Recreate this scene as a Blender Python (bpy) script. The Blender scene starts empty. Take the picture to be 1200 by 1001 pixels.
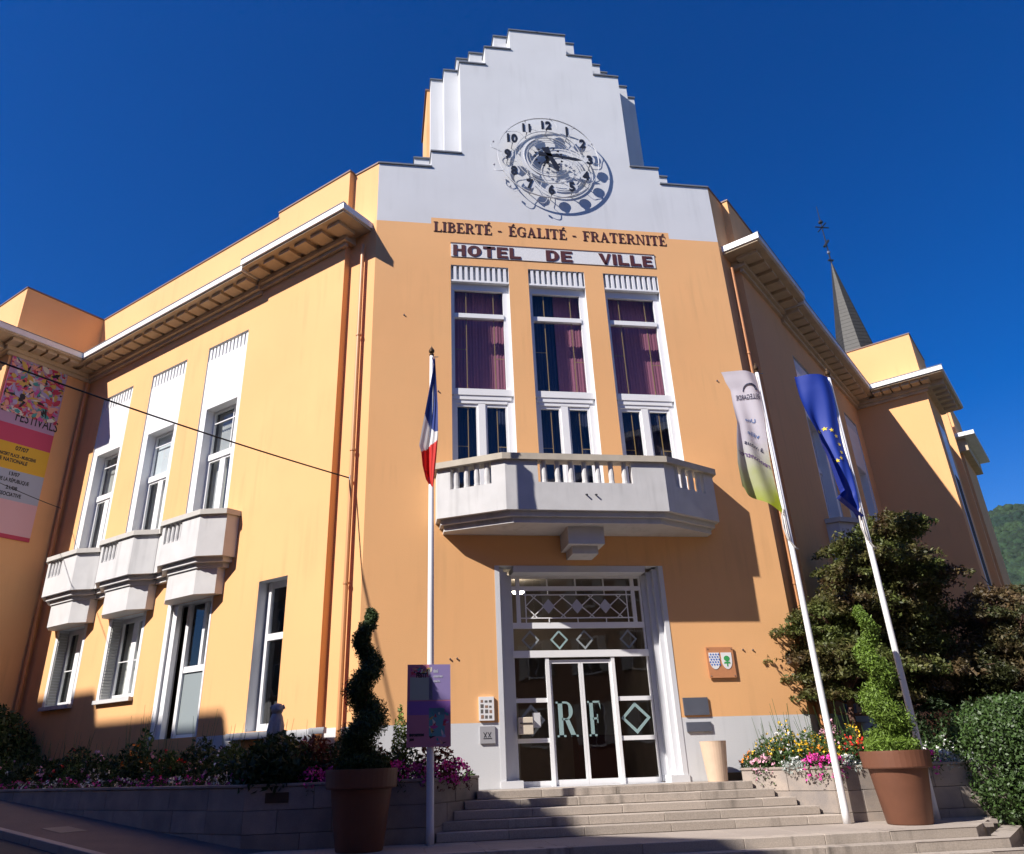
import bpy, bmesh, math, random
import numpy as np
from mathutils import Vector, Matrix
random.seed(7); rng = np.random.default_rng(7)
sc = bpy.context.scene
HAZE = .00004
COL = sc.collection
# ------------------------------------------------------------------ camera
cam = bpy.data.cameras.new('camera'); co = bpy.data.objects.new('camera', cam); COL.objects.link(co); sc.camera = co
YAW, PITCH, ROLL = 0.155, 0.4396, -0.0342
f_ = Vector((math.sin(YAW)*math.cos(PITCH), math.cos(YAW)*math.cos(PITCH), math.sin(PITCH)))
r_ = Vector((math.cos(YAW), -math.sin(YAW), 0)); u_ = r_.cross(f_)
R_ = r_*math.cos(ROLL)+u_*math.sin(ROLL); U_ = -r_*math.sin(ROLL)+u_*math.cos(ROLL)
M = Matrix((R_, U_, -f_)).transposed().to_4x4(); M.translation = Vector((-4.6177, -17.2396, 0.4915)); co.matrix_world = M
cam.sensor_width = 36; cam.lens = 26.814; cam.shift_x = 0.0191; cam.shift_y = -0.0225
cam.clip_start = 0.1; cam.clip_end = 6000
# ------------------------------------------------------------------ light
w = bpy.data.worlds.new('World'); sc.world = w; w.use_nodes = True
nt = w.node_tree; bg = nt.nodes['Background']; sky = nt.nodes.new('ShaderNodeTexSky'); sky.sky_type = 'NISHITA'
sky.sun_disc = False
SUN = Vector((1.9, 1.0, -1.83)).normalized()          # direction the light travels
elev = math.asin(-SUN.z); az = math.atan2(-SUN.x, -SUN.y)
sky.sun_elevation = elev; sky.sun_rotation = az; sky.altitude = 900
sky.air_density = 1.0; sky.dust_density = 0.25; sky.ozone_density = 2.5
hs = nt.nodes.new('ShaderNodeHueSaturation'); hs.inputs['Saturation'].default_value = 1.48; hs.inputs['Hue'].default_value = .519
nt.links.new(sky.outputs[0], hs.inputs['Color']); nt.links.new(hs.outputs[0], bg.inputs[0]); bg.inputs[1].default_value = 0.084
sl = bpy.data.lights.new('sun', 'SUN'); sl.energy = 4.9; sl.angle = math.radians(.53); sl.color = (1, .935, .87)
so = bpy.data.objects.new('sun', sl); COL.objects.link(so); so.rotation_euler = SUN.to_track_quat('-Z', 'Y').to_euler(); so.location = (-40, -20, 60)
vs = sc.view_settings; vs.view_transform = 'Standard'; vs.look = 'None'; vs.gamma = 1; vs.exposure = 0.64; vs.use_curve_mapping = False
# ------------------------------------------------------------------ materials
MATS = {}
def mat(name, col, rough=.8, var=.0, vscale=2., bump=0., bscale=60., col2=None, mixscale=3., contrast=(.35,.65), objvar=0., island=0., streak=0., trans=0., emis=None, spec=.5, metal=0.):
    if name in MATS: return MATS[name]
    m = bpy.data.materials.new(name); m.use_nodes = True; t = m.node_tree; N = t.nodes; L = t.links
    b = N['Principled BSDF']; b.inputs['Roughness'].default_value = rough; b.inputs['Metallic'].default_value = metal
    b.inputs['Specular IOR Level'].default_value = spec
    geo = N.new('ShaderNodeNewGeometry')
    cur = N.new('ShaderNodeRGB'); cur.outputs[0].default_value = (*col, 1); out = cur.outputs[0]
    if col2:
        n = N.new('ShaderNodeTexNoise'); n.inputs['Scale'].default_value = mixscale; n.inputs['Detail'].default_value = 6; L.new(geo.outputs['Position'], n.inputs['Vector'])
        mr = N.new('ShaderNodeMapRange'); mr.inputs[1].default_value = contrast[0]; mr.inputs[2].default_value = contrast[1]; L.new(n.outputs[0], mr.inputs[0])
        mx = N.new('ShaderNodeMix'); mx.data_type = 'RGBA'; L.new(mr.outputs[0], mx.inputs[0]); L.new(out, mx.inputs[6]); mx.inputs[7].default_value = (*col2, 1); out = mx.outputs[2]
    def scale_by(fac_out, lo, hi):
        nonlocal out
        mr = N.new('ShaderNodeMapRange'); mr.inputs[3].default_value = lo; mr.inputs[4].default_value = hi; L.new(fac_out, mr.inputs[0])
        hv = N.new('ShaderNodeHueSaturation'); L.new(mr.outputs[0], hv.inputs['Value']); L.new(out, hv.inputs['Color']); out = hv.outputs[0]
    if var:
        n = N.new('ShaderNodeTexNoise'); n.inputs['Scale'].default_value = vscale; n.inputs['Detail'].default_value = 5; L.new(geo.outputs['Position'], n.inputs['Vector'])
        mr = N.new('ShaderNodeMapRange'); mr.inputs[1].default_value = .3; mr.inputs[2].default_value = .7; L.new(n.outputs[0], mr.inputs[0]); scale_by(mr.outputs[0], 1-var, 1+var)
    if streak:
        mp = N.new('ShaderNodeMapping'); mp.inputs['Scale'].default_value = (5, 5, .35); L.new(geo.outputs['Position'], mp.inputs[0])
        n = N.new('ShaderNodeTexNoise'); n.inputs['Scale'].default_value = 1.; n.inputs['Detail'].default_value = 4; L.new(mp.outputs[0], n.inputs['Vector'])
        mr = N.new('ShaderNodeMapRange'); mr.inputs[1].default_value = .50; mr.inputs[2].default_value = .78; L.new(n.outputs[0], mr.inputs[0])
        n2 = N.new('ShaderNodeTexNoise'); n2.inputs['Scale'].default_value = .55; L.new(geo.outputs['Position'], n2.inputs['Vector'])
        mr2 = N.new('ShaderNodeMapRange'); mr2.inputs[1].default_value = .45; mr2.inputs[2].default_value = .62; L.new(n2.outputs[0], mr2.inputs[0])
        mu = N.new('ShaderNodeMath'); mu.operation = 'MULTIPLY'; L.new(mr.outputs[0], mu.inputs[0]); L.new(mr2.outputs[0], mu.inputs[1]); scale_by(mu.outputs[0], 1, 1-streak*2.2)
    if objvar:
        oi = N.new('ShaderNodeObjectInfo'); scale_by(oi.outputs['Random'], 1-objvar, 1+objvar)
    if island: scale_by(geo.outputs['Random Per Island'], 1-island, 1+island)
    L.new(out, b.inputs['Base Color'])
    if bump:
        n = N.new('ShaderNodeTexNoise'); n.inputs['Scale'].default_value = bscale; n.inputs['Detail'].default_value = 4; L.new(geo.outputs['Position'], n.inputs['Vector'])
        bp = N.new('ShaderNodeBump'); bp.inputs['Strength'].default_value = bump; bp.inputs['Distance'].default_value = .01; L.new(n.outputs[0], bp.inputs['Height']); L.new(bp.outputs[0], b.inputs['Normal'])
    if trans:
        tr = N.new('ShaderNodeBsdfTranslucent'); L.new(out, tr.inputs[0]); ms = N.new('ShaderNodeMixShader'); ms.inputs[0].default_value = trans
        L.new(b.outputs[0], ms.inputs[1]); L.new(tr.outputs[0], ms.inputs[2]); L.new(ms.outputs[0], N['Material Output'].inputs[0])
    if emis:
        b.inputs['Emission Color'].default_value = (*emis[:3], 1); b.inputs['Emission Strength'].default_value = emis[3]
    MATS[name] = m; return m
def glassmat(name, tint=(.8,.85,.88), base=.05):
    m = bpy.data.materials.new(name); m.use_nodes = True; t = m.node_tree; N = t.nodes; L = t.links; N.remove(N['Principled BSDF'])
    tr = N.new('ShaderNodeBsdfTransparent'); tr.inputs[0].default_value = (*tint, 1)
    gl = N.new('ShaderNodeBsdfGlossy'); gl.inputs['Roughness'].default_value = .01; gl.inputs[0].default_value = (.95, .97, 1, 1)
    lw = N.new('ShaderNodeLayerWeight'); lw.inputs[0].default_value = .5; fr = N.new('ShaderNodeMath'); fr.operation = 'POWER'; fr.inputs[1].default_value = 4.0; L.new(lw.outputs['Facing'], fr.inputs[0])
    ad = N.new('ShaderNodeMath'); ad.operation = 'ADD'; ad.use_clamp = True; ad.inputs[1].default_value = base; L.new(fr.outputs[0], ad.inputs[0])
    geo = N.new('ShaderNodeNewGeometry'); n = N.new('ShaderNodeTexNoise'); n.inputs['Scale'].default_value = 1.3; L.new(geo.outputs['Position'], n.inputs['Vector'])
    bp = N.new('ShaderNodeBump'); bp.inputs['Strength'].default_value = .05; bp.inputs['Distance'].default_value = .05; L.new(n.outputs[0], bp.inputs['Height']); L.new(bp.outputs[0], gl.inputs['Normal'])
    ms = N.new('ShaderNodeMixShader'); L.new(ad.outputs[0], ms.inputs[0]); L.new(tr.outputs[0], ms.inputs[1]); L.new(gl.outputs[0], ms.inputs[2]); L.new(ms.outputs[0], N['Material Output'].inputs[0])
    MATS[name] = m; return m
ORANGE = mat('orange_stucco', (.80,.438,.190), .9, var=.045, vscale=.7, bump=.3, bscale=45, streak=.06, col2=(.775,.415,.178), mixscale=.35, contrast=(.45,.6))
WHITEP = mat('white_paint', (.62,.63,.65), .7, var=.035, vscale=1.2, bump=.2, bscale=40, streak=.04)
GABLE = mat('pale_grey_paint', (.61,.62,.63), .8, var=.035, vscale=.8, bump=.3, bscale=40, streak=.06)
FRAME = mat('white_frame_paint', (.80,.80,.80), .35, var=.02)
STONEB = mat('balcony_stone', (.58,.575,.57), .8, var=.05, vscale=3, bump=.25, bscale=50, streak=.14)
RAIL = mat('rail_stone', (.47,.42,.34), .85, var=.08, vscale=5, bump=.25, bscale=70)
SOFFIT = mat('cornice_stone', (.55,.44,.30), .85, var=.12, vscale=3, bump=.3, bscale=50)
FASCIA = mat('fascia_metal', (.80,.80,.79), .5, var=.05, vscale=4, streak=.1)
CAPM = mat('cap_flashing', (.18,.10,.07), .6)
CAPG = mat('zinc_flashing', (.16,.17,.19), .5)
PIPE = mat('downpipe_paint', (.66,.30,.12), .5, var=.06)
GRANITE = mat('granite_block', (.36,.30,.25), .8, var=.1, vscale=60, bump=.35, bscale=120, objvar=.14, col2=(.25,.22,.2), mixscale=2.5)
STEPM = mat('step_granite', (.40,.345,.29), .8, var=.14, vscale=45, bump=.4, bscale=100, objvar=.12, streak=.40)
SLAB = mat('landing_slab', (.36,.31,.265), .8, var=.1, vscale=30, bump=.3, bscale=100, objvar=.07)
ASPH = mat('asphalt', (.05,.05,.052), .9, var=.15, vscale=40, bump=.5, bscale=150)
PAVE = mat('pavement_tarmac', (.13,.105,.10), .9, var=.12, vscale=30, bump=.5, bscale=120, col2=(.10,.085,.085), mixscale=1.2)
KERB = mat('kerb_granite', (.30,.28,.26), .8, var=.1, vscale=50, objvar=.1, bump=.3)
TERRA = mat('terracotta_brown', (.155,.062,.034), .55, var=.08, vscale=4, bump=.15, bscale=80)
BEIGE = mat('beige_composite', (.62,.46,.33), .6, var=.04, vscale=8, bump=.1)
POLE = mat('flagpole_white', (.78,.78,.79), .3, var=.02)
METAL = mat('grey_metal', (.30,.30,.32), .4, metal=.8)
DARKM = mat('dark_metal', (.018,.02,.028), .45)
BRONZE = mat('bronze', (.12,.075,.04), .4, metal=.7)
MAROON = mat('maroon_letter', (.085,.02,.02), .6)
MOSAIC = mat('pale_mosaic', (.72,.72,.71), .8, var=.14, vscale=60, bump=.6, bscale=70)
DARKIN = mat('dark_interior', (.06,.052,.05), .9)
LOBBY = mat('lobby_wall', (.34,.29,.25), .9, var=.1)
CURT = mat('mauve_curtain', (.44,.15,.20), .95, var=.06, vscale=12)
NAVYB = mat('navy_backing', (.035,.04,.085), .95)  # navy backing sheets hung behind the panes
CURTW = mat('pale_curtain', (.60,.57,.50), .95, var=.08)
BLIND = mat('white_blind', (.72,.72,.70), .8)
GILT = mat('ochre_glazing_line', (.45,.28,.10), .6)
PANELG = mat('grey_door_panel', (.25,.29,.30), .5)
GLASS = glassmat('window_glass'); GLASSD = glassmat('door_glass', (.62,.63,.63), .05)
DECAL = mat('frosted_film', (.36,.52,.52), .7, trans=.3)
SHUT = mat('shutter_grey', (.42,.42,.40), .7)
SLATE = mat('slate', (.034,.031,.025), .6, var=.15, vscale=3, streak=.3)
SOIL = mat('soil', (.035,.025,.018), .95, var=.2, bump=.6)
BARK = mat('bark', (.13,.07,.05), .9, var=.2, vscale=20, bump=.5)
CONC = mat('grey_concrete_sculpture', (.38,.37,.38), .85, var=.1, vscale=20, bump=.4)
CABLE = mat('black_cable', (.012,.012,.013), .6)
WOODP = mat('engraved_copper', (.55,.24,.11), .5, var=.05, vscale=15)
HLEAF = mat('hedge_leaf', (.05,.095,.022), .5, island=.45, trans=.15)
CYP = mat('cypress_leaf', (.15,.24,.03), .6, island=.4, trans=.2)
CYPD = mat('dark_shaded_cypress_leaf', (.045,.08,.018), .6, island=.4, trans=.15)  # darker cypress leaf; shade of the left topiary put into its colour
MAPG = mat('green_maple_leaf', (.115,.145,.035), .55, island=.5, trans=.3, col2=(.10,.055,.025), mixscale=.9, contrast=(.42,.68))
MAPB = mat('bronze_maple_leaf', (.135,.09,.04), .55, island=.5, trans=.3, col2=(.05,.06,.018), mixscale=.9, contrast=(.42,.62))
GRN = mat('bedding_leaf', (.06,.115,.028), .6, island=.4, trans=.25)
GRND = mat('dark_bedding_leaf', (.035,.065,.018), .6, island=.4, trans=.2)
SILV = mat('silver_leaf', (.42,.48,.45), .7, island=.3, trans=.2)
REDL = mat('dark_red_leaf', (.10,.025,.018), .55, island=.4, trans=.25)
# ------------------------------------------------------------------ mesh helpers
class MB:
    def __init__(s): s.v = []; s.f = []; s.m = []; s.mats = []; s.smooth = False
    def mi(s, m):
        if m not in s.mats: s.mats.append(m)
        return s.mats.index(m)
    def add(s, vs, fs, m):
        o = len(s.v); s.v += [tuple(x) for x in vs]; k = s.mi(m)
        for q in fs: s.f.append(tuple(i+o for i in q)); s.m.append(k)
    def hexa(s, p, m): s.add(p, [(0,1,2,3),(7,6,5,4),(0,4,5,1),(1,5,6,2),(2,6,7,3),(3,7,4,0)], m)
    def box(s, F, u0, u1, d0, d1, z0, z1, m):
        s.hexa([F(u0,d0,z0),F(u1,d0,z0),F(u1,d1,z0),F(u0,d1,z0),F(u0,d0,z1),F(u1,d0,z1),F(u1,d1,z1),F(u0,d1,z1)], m)
    def prism(s, F, poly, d0, d1, m):          # polygon in (u,z) extruded along d
        n = len(poly); v = [F(u,d0,z) for u,z in poly]+[F(u,d1,z) for u,z in poly]
        s.add(v, [tuple(range(n)), tuple(range(2*n-1,n-1,-1))]+[(i,(i+1)%n,n+(i+1)%n,n+i) for i in range(n)], m)
    def plan(s, poly, z0, z1, m, F=None):            # polygon in (u,d) or (x,y) extruded in z
        F = F or W; n = len(poly); v = [F(a,b,z0) for a,b in poly]+[F(a,b,z1) for a,b in poly]
        s.add(v, [tuple(range(n)), tuple(range(2*n-1,n-1,-1))]+[(i,(i+1)%n,n+(i+1)%n,n+i) for i in range(n)], m)
    def tube(s, p, r, m, n=8, cap=True):
        p = [Vector(x) for x in p]; r = r if isinstance(r, (list,tuple)) else [r]*len(p); rings = []
        for i, q in enumerate(p):
            d = (p[min(i+1,len(p)-1)]-p[max(i-1,0)]).normalized()
            a = d.orthogonal().normalized() if i == 0 else (a-d*a.dot(d)).normalized()
            b = d.cross(a)
            rings.append([q+(a*math.cos(t)+b*math.sin(t))*r[i] for t in [2*math.pi*k/n for k in range(n)]])
        fs = [(i*n+k, i*n+(k+1)%n, (i+1)*n+(k+1)%n, (i+1)*n+k) for i in range(len(p)-1) for k in range(n)]
        if cap: fs += [tuple(range(n)), tuple(range(len(p)*n-1, (len(p)-1)*n-1, -1))]
        s.add([x for rg in rings for x in rg], fs, m)
    def lathe(s, c, prof, m, n=24):
        c = Vector(c); v = [c+Vector((r*math.cos(2*math.pi*k/n), r*math.sin(2*math.pi*k/n), z)) for r,z in prof for k in range(n)]
        s.add(v, [(i*n+k, i*n+(k+1)%n, (i+1)*n+(k+1)%n, (i+1)*n+k) for i in range(len(prof)-1) for k in range(n)], m)
    def ring(s, F, cu, cz, r0, r1, d0, d1, m, n=72, a0=0, a1=2*math.pi):
        full = abs(a1-a0-2*math.pi) < 1e-6; k = n if full else n+1; v = []
        for i in range(k):
            a = a0+(a1-a0)*i/n
            for r, d in ((r0,d0),(r1,d0),(r1,d1),(r0,d1)): v.append(F(cu+r*math.cos(a), d, cz+r*math.sin(a)))
        fs = []
        for i in range(n):
            j = (i+1)%k
            for q in range(4): fs.append((i*4+q, i*4+(q+1)%4, j*4+(q+1)%4, j*4+q))
        s.add(v, fs, m)
    def build(s, name, parent=None, label=None, smooth=False, norm=True, bevel=0):
        me = bpy.data.meshes.new(name); off = Vector((0,0,0))
        if parent is not None: off = parent['_o'] if '_o' in parent else off
        off = Vector(off)
        me.from_pydata([(x[0]-off.x, x[1]-off.y, x[2]-off.z) for x in s.v], [], s.f)
        for m in s.mats: me.materials.append(m)
        if len(s.mats) > 1: me.polygons.foreach_set('material_index', s.m)
        if norm and len(s.f) < 30000:
            b = bmesh.new(); b.from_mesh(me)
            if bevel: bmesh.ops.bevel(b, geom=[e for e in b.edges], offset=bevel, segments=1, affect='EDGES')
            bmesh.ops.recalc_face_normals(b, faces=b.faces); b.to_mesh(me); b.free()
        if smooth: me.polygons.foreach_set('use_smooth', [True]*len(me.polygons))
        me.update(); o = bpy.data.objects.new(name, me); COL.objects.link(o)
        if parent is not None:
            o.parent = parent; o['_o'] = off
        if label: o['label'] = label
        return o
def W(x, y, z): return (x, y, z)
class Fr:
    def __init__(s, o, u, n): s.o = Vector(o); s.u = Vector(u).normalized(); s.n = Vector(n).normalized()
    def __call__(s, u, d, z): return s.o+s.u*u+s.n*d+Vector((0,0,z))
def thing(name, label, cat, loc=(0,0,0), group=None):
    o = bpy.data.objects.new(name, None); COL.objects.link(o); o.location = loc; o['_o'] = tuple(loc); o['label'] = label; o['category'] = cat
    o.empty_display_size = .2
    if group: o['group'] = group
    return o
def tag(o, label, cat, group=None):
    o['label'] = label; o['category'] = cat
    if group: o['group'] = group
    return o
def structure(o, kind='structure'): o['kind'] = kind; return o
def text_polys(s, size=1., bold=0., squash=1.):
    c = bpy.data.curves.new('t', 'FONT'); c.body = s; c.size = size; c.offset = bold; c.resolution_u = 3
    o = bpy.data.objects.new('t', c); COL.objects.link(o); bpy.context.view_layer.update()
    e = o.evaluated_get(bpy.context.evaluated_depsgraph_get()); me = e.to_mesh()
    v = [(x.co.x*squash, x.co.y) for x in me.vertices]; f = [tuple(p.vertices) for p in me.polygons]
    e.to_mesh_clear(); bpy.data.objects.remove(o); bpy.data.curves.remove(c)
    xs = [p[0] for p in v] or [0]; x0, x1 = min(xs), max(xs)
    return [(a-x0, b) for a, b in v], f, x1-x0
# ------------------------------------------------------------------ frames
PI = math.pi
FF = Fr((0,0,0), (1,0,0), (0,-1,0))
aL = math.radians(136.7); dL = Vector((math.cos(aL), math.sin(aL), 0)); nL = Vector((-math.sin(aL), math.cos(aL), 0))
aR = math.radians(44.0); dR = Vector((math.cos(aR), math.sin(aR), 0)); nR = Vector((math.sin(aR), -math.cos(aR), 0))
FL = Fr((-5.84,.48,0), dL, nL); FRt = Fr((5.88,.56,0), dR, nR)
FLB = Fr(FL(12.95,0,0), nL, -dL)          # face of the left end block: u runs outward from the inner corner
FRB = Fr(FRt(12.75,0,0), nR, -dR)
HALL = thing('town_hall', 'orange and pale grey town hall with stepped gable, corner facade and two long wings', 'town hall', (0,0,0))
def wall(F, u0, u1, z0, z1, ops, m, name='wall', thick=.35, parent=HALL, reveal=WHITEP, bands=None):
    """sheet with openings (u0,u1,z0,z1), back sheet, reveals; bands = [(z0,z1,material)]"""
    mb = MB(); us = sorted({u0,u1}|{o[0] for o in ops}|{o[1] for o in ops}); zs = sorted({z0,z1}|{o[2] for o in ops}|{o[3] for o in ops}|({b for q in (bands or []) for b in q[:2] if z0 < b < z1}))
    for a, b in zip(us, us[1:]):
        for c, d in zip(zs, zs[1:]):
            if any(o[0]-1e-5 <= a and b <= o[1]+1e-5 and o[2]-1e-5 <= c and d <= o[3]+1e-5 for o in ops): continue
            mm = m
            for q in bands or []:
                if q[0]-1e-5 <= c and d <= q[1]+1e-5: mm = q[2]
            for dd in (0, -thick): mb.add([F(a,dd,c),F(b,dd,c),F(b,dd,d),F(a,dd,d)], [(0,1,2,3)], mm)
    for (a,b,c,d) in ops:
        mb.add([F(a,0,c),F(a,-thick,c),F(a,-thick,d),F(a,0,d)], [(0,1,2,3)], reveal); mb.add([F(b,0,c),F(b,-thick,c),F(b,-thick,d),F(b,0,d)], [(0,1,2,3)], reveal)
        mb.add([F(a,0,d),F(b,0,d),F(b,-thick,d),F(a,-thick,d)], [(0,1,2,3)], reveal); mb.add([F(a,0,c),F(b,0,c),F(b,-thick,c),F(a,-thick,c)], [(0,1,2,3)], reveal)
    for a in (u0,u1): mb.add([F(a,0,z0),F(a,-thick,z0),F(a,-thick,z1),F(a,0,z1)], [(0,1,2,3)], m)
    mb.add([F(u0,0,z1),F(u1,0,z1),F(u1,-thick,z1),F(u0,-thick,z1)], [(0,1,2,3)], m)
    return mb.build(name, parent, norm=False)
# ------------------------------------------------------------------ central facade
XW = [(-2.95,-1.35), (-.80,.80), (1.35,2.95)]
front_ops = [(a,b,5.72,12.89) for a,b in XW]+[(-2.01,2.01,0.0,4.59)]
wall(FF, -5, 5, 0, 14.25, front_ops, ORANGE, 'front_wall', bands=[(0,1.26,GABLE)])
prof = [(-5,16.29),(-3.49,16.29),(-3.49,16.89),(-2.60,16.89),(-2.60,20.69),(-1.78,20.69),(-1.78,21.49),(-.94,21.49),(-.94,22.40)]
full = [(-5,14.25)]+prof+[(-x,z) for x,z in reversed(prof)]+[(5,14.25),(3.49,14.25),(3.49,14.46),(-3.49,14.46),(-3.49,14.25)]
mb = MB(); mb.prism(FF, full, 0, -.5, GABLE); mb.build('gable', HALL)
mb = MB(); mb.box(FF, -3.49, 3.49, 0, -.35, 14.25, 14.46, ORANGE); mb.build('inscription_band', HALL)
prof2 = [(-4.6,16.5),(-3.97,16.5),(-3.97,17.05),(-3.06,17.05),(-3.06,20.85),(-2.22,20.85),(-2.22,21.75),(-1.38,21.75),(-1.38,22.66)]
full2 = [(-4.6,15)]+prof2+[(-x,z) for x,z in reversed(prof2)]+[(4.6,15)]
mb = MB(); mb.prism(FF, full2, -.503, -.9, GABLE); mb.build('gable_tier', HALL)
prof3 = [(-3.46,17.2),(-3.46,20.82),(-2.6,20.82),(-2.6,21.9),(-1.75,21.9)]
full3 = [(-3.46,15)]+prof3+[(-x,z) for x,z in reversed(prof3)]+[(3.46,15)]
mb = MB(); mb.prism(FF, full3, -.903, -1.3, GABLE); mb.build('gable_tier', HALL)
mb = MB(); mb.box(FF, -3.56, 3.56, -1.303, -3.6, 15, 20.75, ORANGE); mb.box(FF, -3.62,3.62,-1.28,-3.66,20.752,20.82,CAPM); mb.build('tower_body', HALL)
def caps(pr, d0, d1, m, name):
    mb = MB()
    for (a,za),(b,zb) in zip(pr, pr[1:]):
        if abs(za-zb) < 1e-6:
            for s in (1,-1):
                x0, x1 = sorted((s*a, s*b)); mb.box(FF, x0-(.03 if s>0 else .02), x1+.02, d0+.04, d1, za+.002, za+.05, m)
    mb.build(name, HALL)
caps(prof+[(0,22.40)], 0, -.5, CAPG, 'gable_coping'); caps(prof2+[(0,22.66)], -.503, -.9, CAPG, 'gable_coping'); caps(prof3+[(0,21.9)], -.903, -1.3, CAPG, 'gable_coping')
# side walls of the centre block and returns of the wings
for F, s in ((FL,1),(FRt,-1)):
    a = F.u.dot(Vector((-5*s,0,0))-F.o); n = F.n.dot(Vector((-5*s,0,0))-F.o)
    P0 = Vector((-5*s,.001,0)); P1 = F(-.0,-.2,0)
    G = Fr(P0, P1-P0, Vector((-(P1-P0).y,(P1-P0).x,0))*(1 if s>0 else -1)); ln = (P1-P0).length
    if G.n.y > 0: G.n = -G.n
    mb = MB(); mb.box(G, 0, ln, 0, -.35, 0, 16.29, ORANGE); mb.box(G, -.0, ln, .03, -.4, 16.292, 16.34, CAPM); mb.build('side_wall', HALL)
    mb = MB(); mb.box(G, 0.0, ln, .012, -.001, 0, 1.26, GABLE); mb.build('plinth', HALL)
# ------------------------------------------------------------------ windows
def window_front(a, b, k):
    D = -.14; mb = MB(); fr = FRAME; L, R = a+.004, b-.004
    mb.box(FF,L,L+.10,D,D-.1,5.75,12.29,fr); mb.box(FF,R-.16,R,D,D-.1,5.75,12.29,fr); mb.box(FF,L,R,D+.01,D-.1,12.17,12.36,fr)
    mb.box(FF,L+.10,R-.16,D+.03,D-.1,11.29,11.42,fr)
    mb.box(FF,L+.0,R-.0,D+.05,D-.1,8.98,9.16,fr); mb.box(FF,L+.06,R-.06,D+.03,D-.1,8.86,8.98,fr); mb.box(FF,L+.1,R-.16,D+.01,D-.1,8.76,8.86,fr)
    c = (L+.10+R-.16)/2; mb.box(FF,c-.09,c+.09,D+.01,D-.1,5.75,8.77,fr)
    for x0,x1 in ((L+.10,c-.09),(c+.09,R-.16)):
        mb.box(FF,x0,x0+.05,D-.02,D-.09,5.75,8.76,fr); mb.box(FF,x1-.05,x1,D-.02,D-.09,5.75,8.76,fr); mb.box(FF,x0+.05,x1-.05,D-.02,D-.09,8.68,8.76,fr)
    w = mb.build('window', HALL)
    for x0,x1,z0,z1 in ((L+.10,R-.16,11.42,12.17),(L+.10,R-.16,9.16,11.29),(L+.15,c-.14,5.75,8.68),(c+.14,R-.21,5.75,8.68)):
        mb = MB(); mb.add([FF(x0,D-.06,z0),FF(x1,D-.06,z0),FF(x1,D-.06,z1),FF(x0,D-.06,z1)], [(0,1,2,3)], GLASS); mb.build('pane', w, norm=False)
    # leaded ochre lines just behind the glass
    mb = MB()
    for fx in (.24,.80):
        x = L+.10+(R-L-.26)*fx; mb.box(FF,x-.011,x+.011,D-.065,D-.075,5.8,12.15,GILT)
    x = L+.10+(R-L-.26)*.80; mb.box(FF,x,R-.17,D-.066,D-.074,7.6,7.62,GILT); mb.box(FF,x,R-.17,D-.066,D-.074,10.1,10.12,GILT); mb.box(FF,L+.1,L+.1+(R-L-.26)*.24,D-.066,D-.074,10.35,10.37,GILT); mb.box(FF,L+.1,L+.1+(R-L-.26)*.24,D-.066,D-.074,7.6,7.62,GILT)
    mb.build('glazing_line', w)
    # pleated curtain
    def curtain(x0,x1,z0,z1,m,dd):
        mb = MB(); n = max(6,int((x1-x0)*40)); v = []
        for i in range(n+1):
            x = x0+(x1-x0)*i/n; d = dd+.010*math.sin(i*1.9)+.006*math.sin(i*.73)
            v += [FF(x,d,z0),FF(x,d,z1)]
        mb.add(v,[(2*i,2*i+2,2*i+3,2*i+1) for i in range(n)],m); mb.build('curtain', w, smooth=True, norm=False)
    if k == 1: curtain(L+.78,R,8.9,12.4,CURT,D-.44); curtain(L,L+.76,8.9,12.4,NAVYB,D-.47)
    else: curtain(L-.05,R+.05,8.9,12.4,CURT,D-.44)
    curtain(L-.05,R+.05,5.7,8.88,NAVYB,D-.5)
    # fluted grille above
    mb = MB(); mb.box(FF,L,R,-.13,-.3,12.37,12.885,GABLE); n = 10
    for i in range(n):
        x = L+.03+(R-L-.06)*(i+.5)/n; mb.box(FF,x-.032,x+.045,-.02,-.13,12.42,12.87,FRAME)
    mb.box(FF,L,R,-.01,-.13,12.365,12.42,FRAME)
    mb.build('fluted_lintel', HALL)
for k,(a,b) in enumerate(XW): window_front(a,b,k)
# panelled reveal edging of the three windows (thin white surround 12 mm proud)
for x, z in ((3.68,2.66),(3.92,2.65),(-3.05,2.55),(-2.9,2.56),(-3.3,9.0),(4.2,9.6),(3.6,6.6),(-4.2,11.2)):
    mb = MB(); mb.tube([(x,.01,z),(x+.01,-.03,z+.005)],.018,METAL,6); mb.build('wall_anchor', HALL)
# ------------------------------------------------------------------ main balcony
PB = [(-3.36,-.003),(-3.36,-.44),(-1.88,-1.24),(1.88,-1.24),(3.42,-.44),(3.42,-.003)]
def inset(P, e):
    s = lambda x: 1 if x > 0 else -1
    return [(x-s(x)*e, y if abs(y) < .01 else min(y+e, -.01)) for x,y in P]
mb = MB(); mb.plan(PB, 5.55, 5.75, STONEB)
mb.plan(inset(PB,.09), 5.43, 5.549, STONEB); mb.plan(inset(PB,.17), 5.30, 5.429, STONEB)
def parapet(mb, P, z0, zo0, zo1, z1, opens, m, t=.16):
    segs = []
    for i,(p,q) in enumerate(zip(P, P[1:])):
        p, q = Vector((*p,0)), Vector((*q,0)); d = (q-p).normalized(); n = Vector((d.y,-d.x,0)); ln = (q-p).length
        G = Fr(p, d, n)
        o = opens.get(i)
        if o:
            a, b = o[0]*ln, o[1]*ln
            mb.box(G,0,a,0,-t,z0,z1,m); mb.box(G,b,ln,0,-t,z0,z1,m); mb.box(G,a,b,0,-t,z0,zo0,m)
            segs.append((G,a,b,o[2]))
        else: mb.box(G,0,ln,0,-t,z0,z1,m)
    return segs
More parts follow.
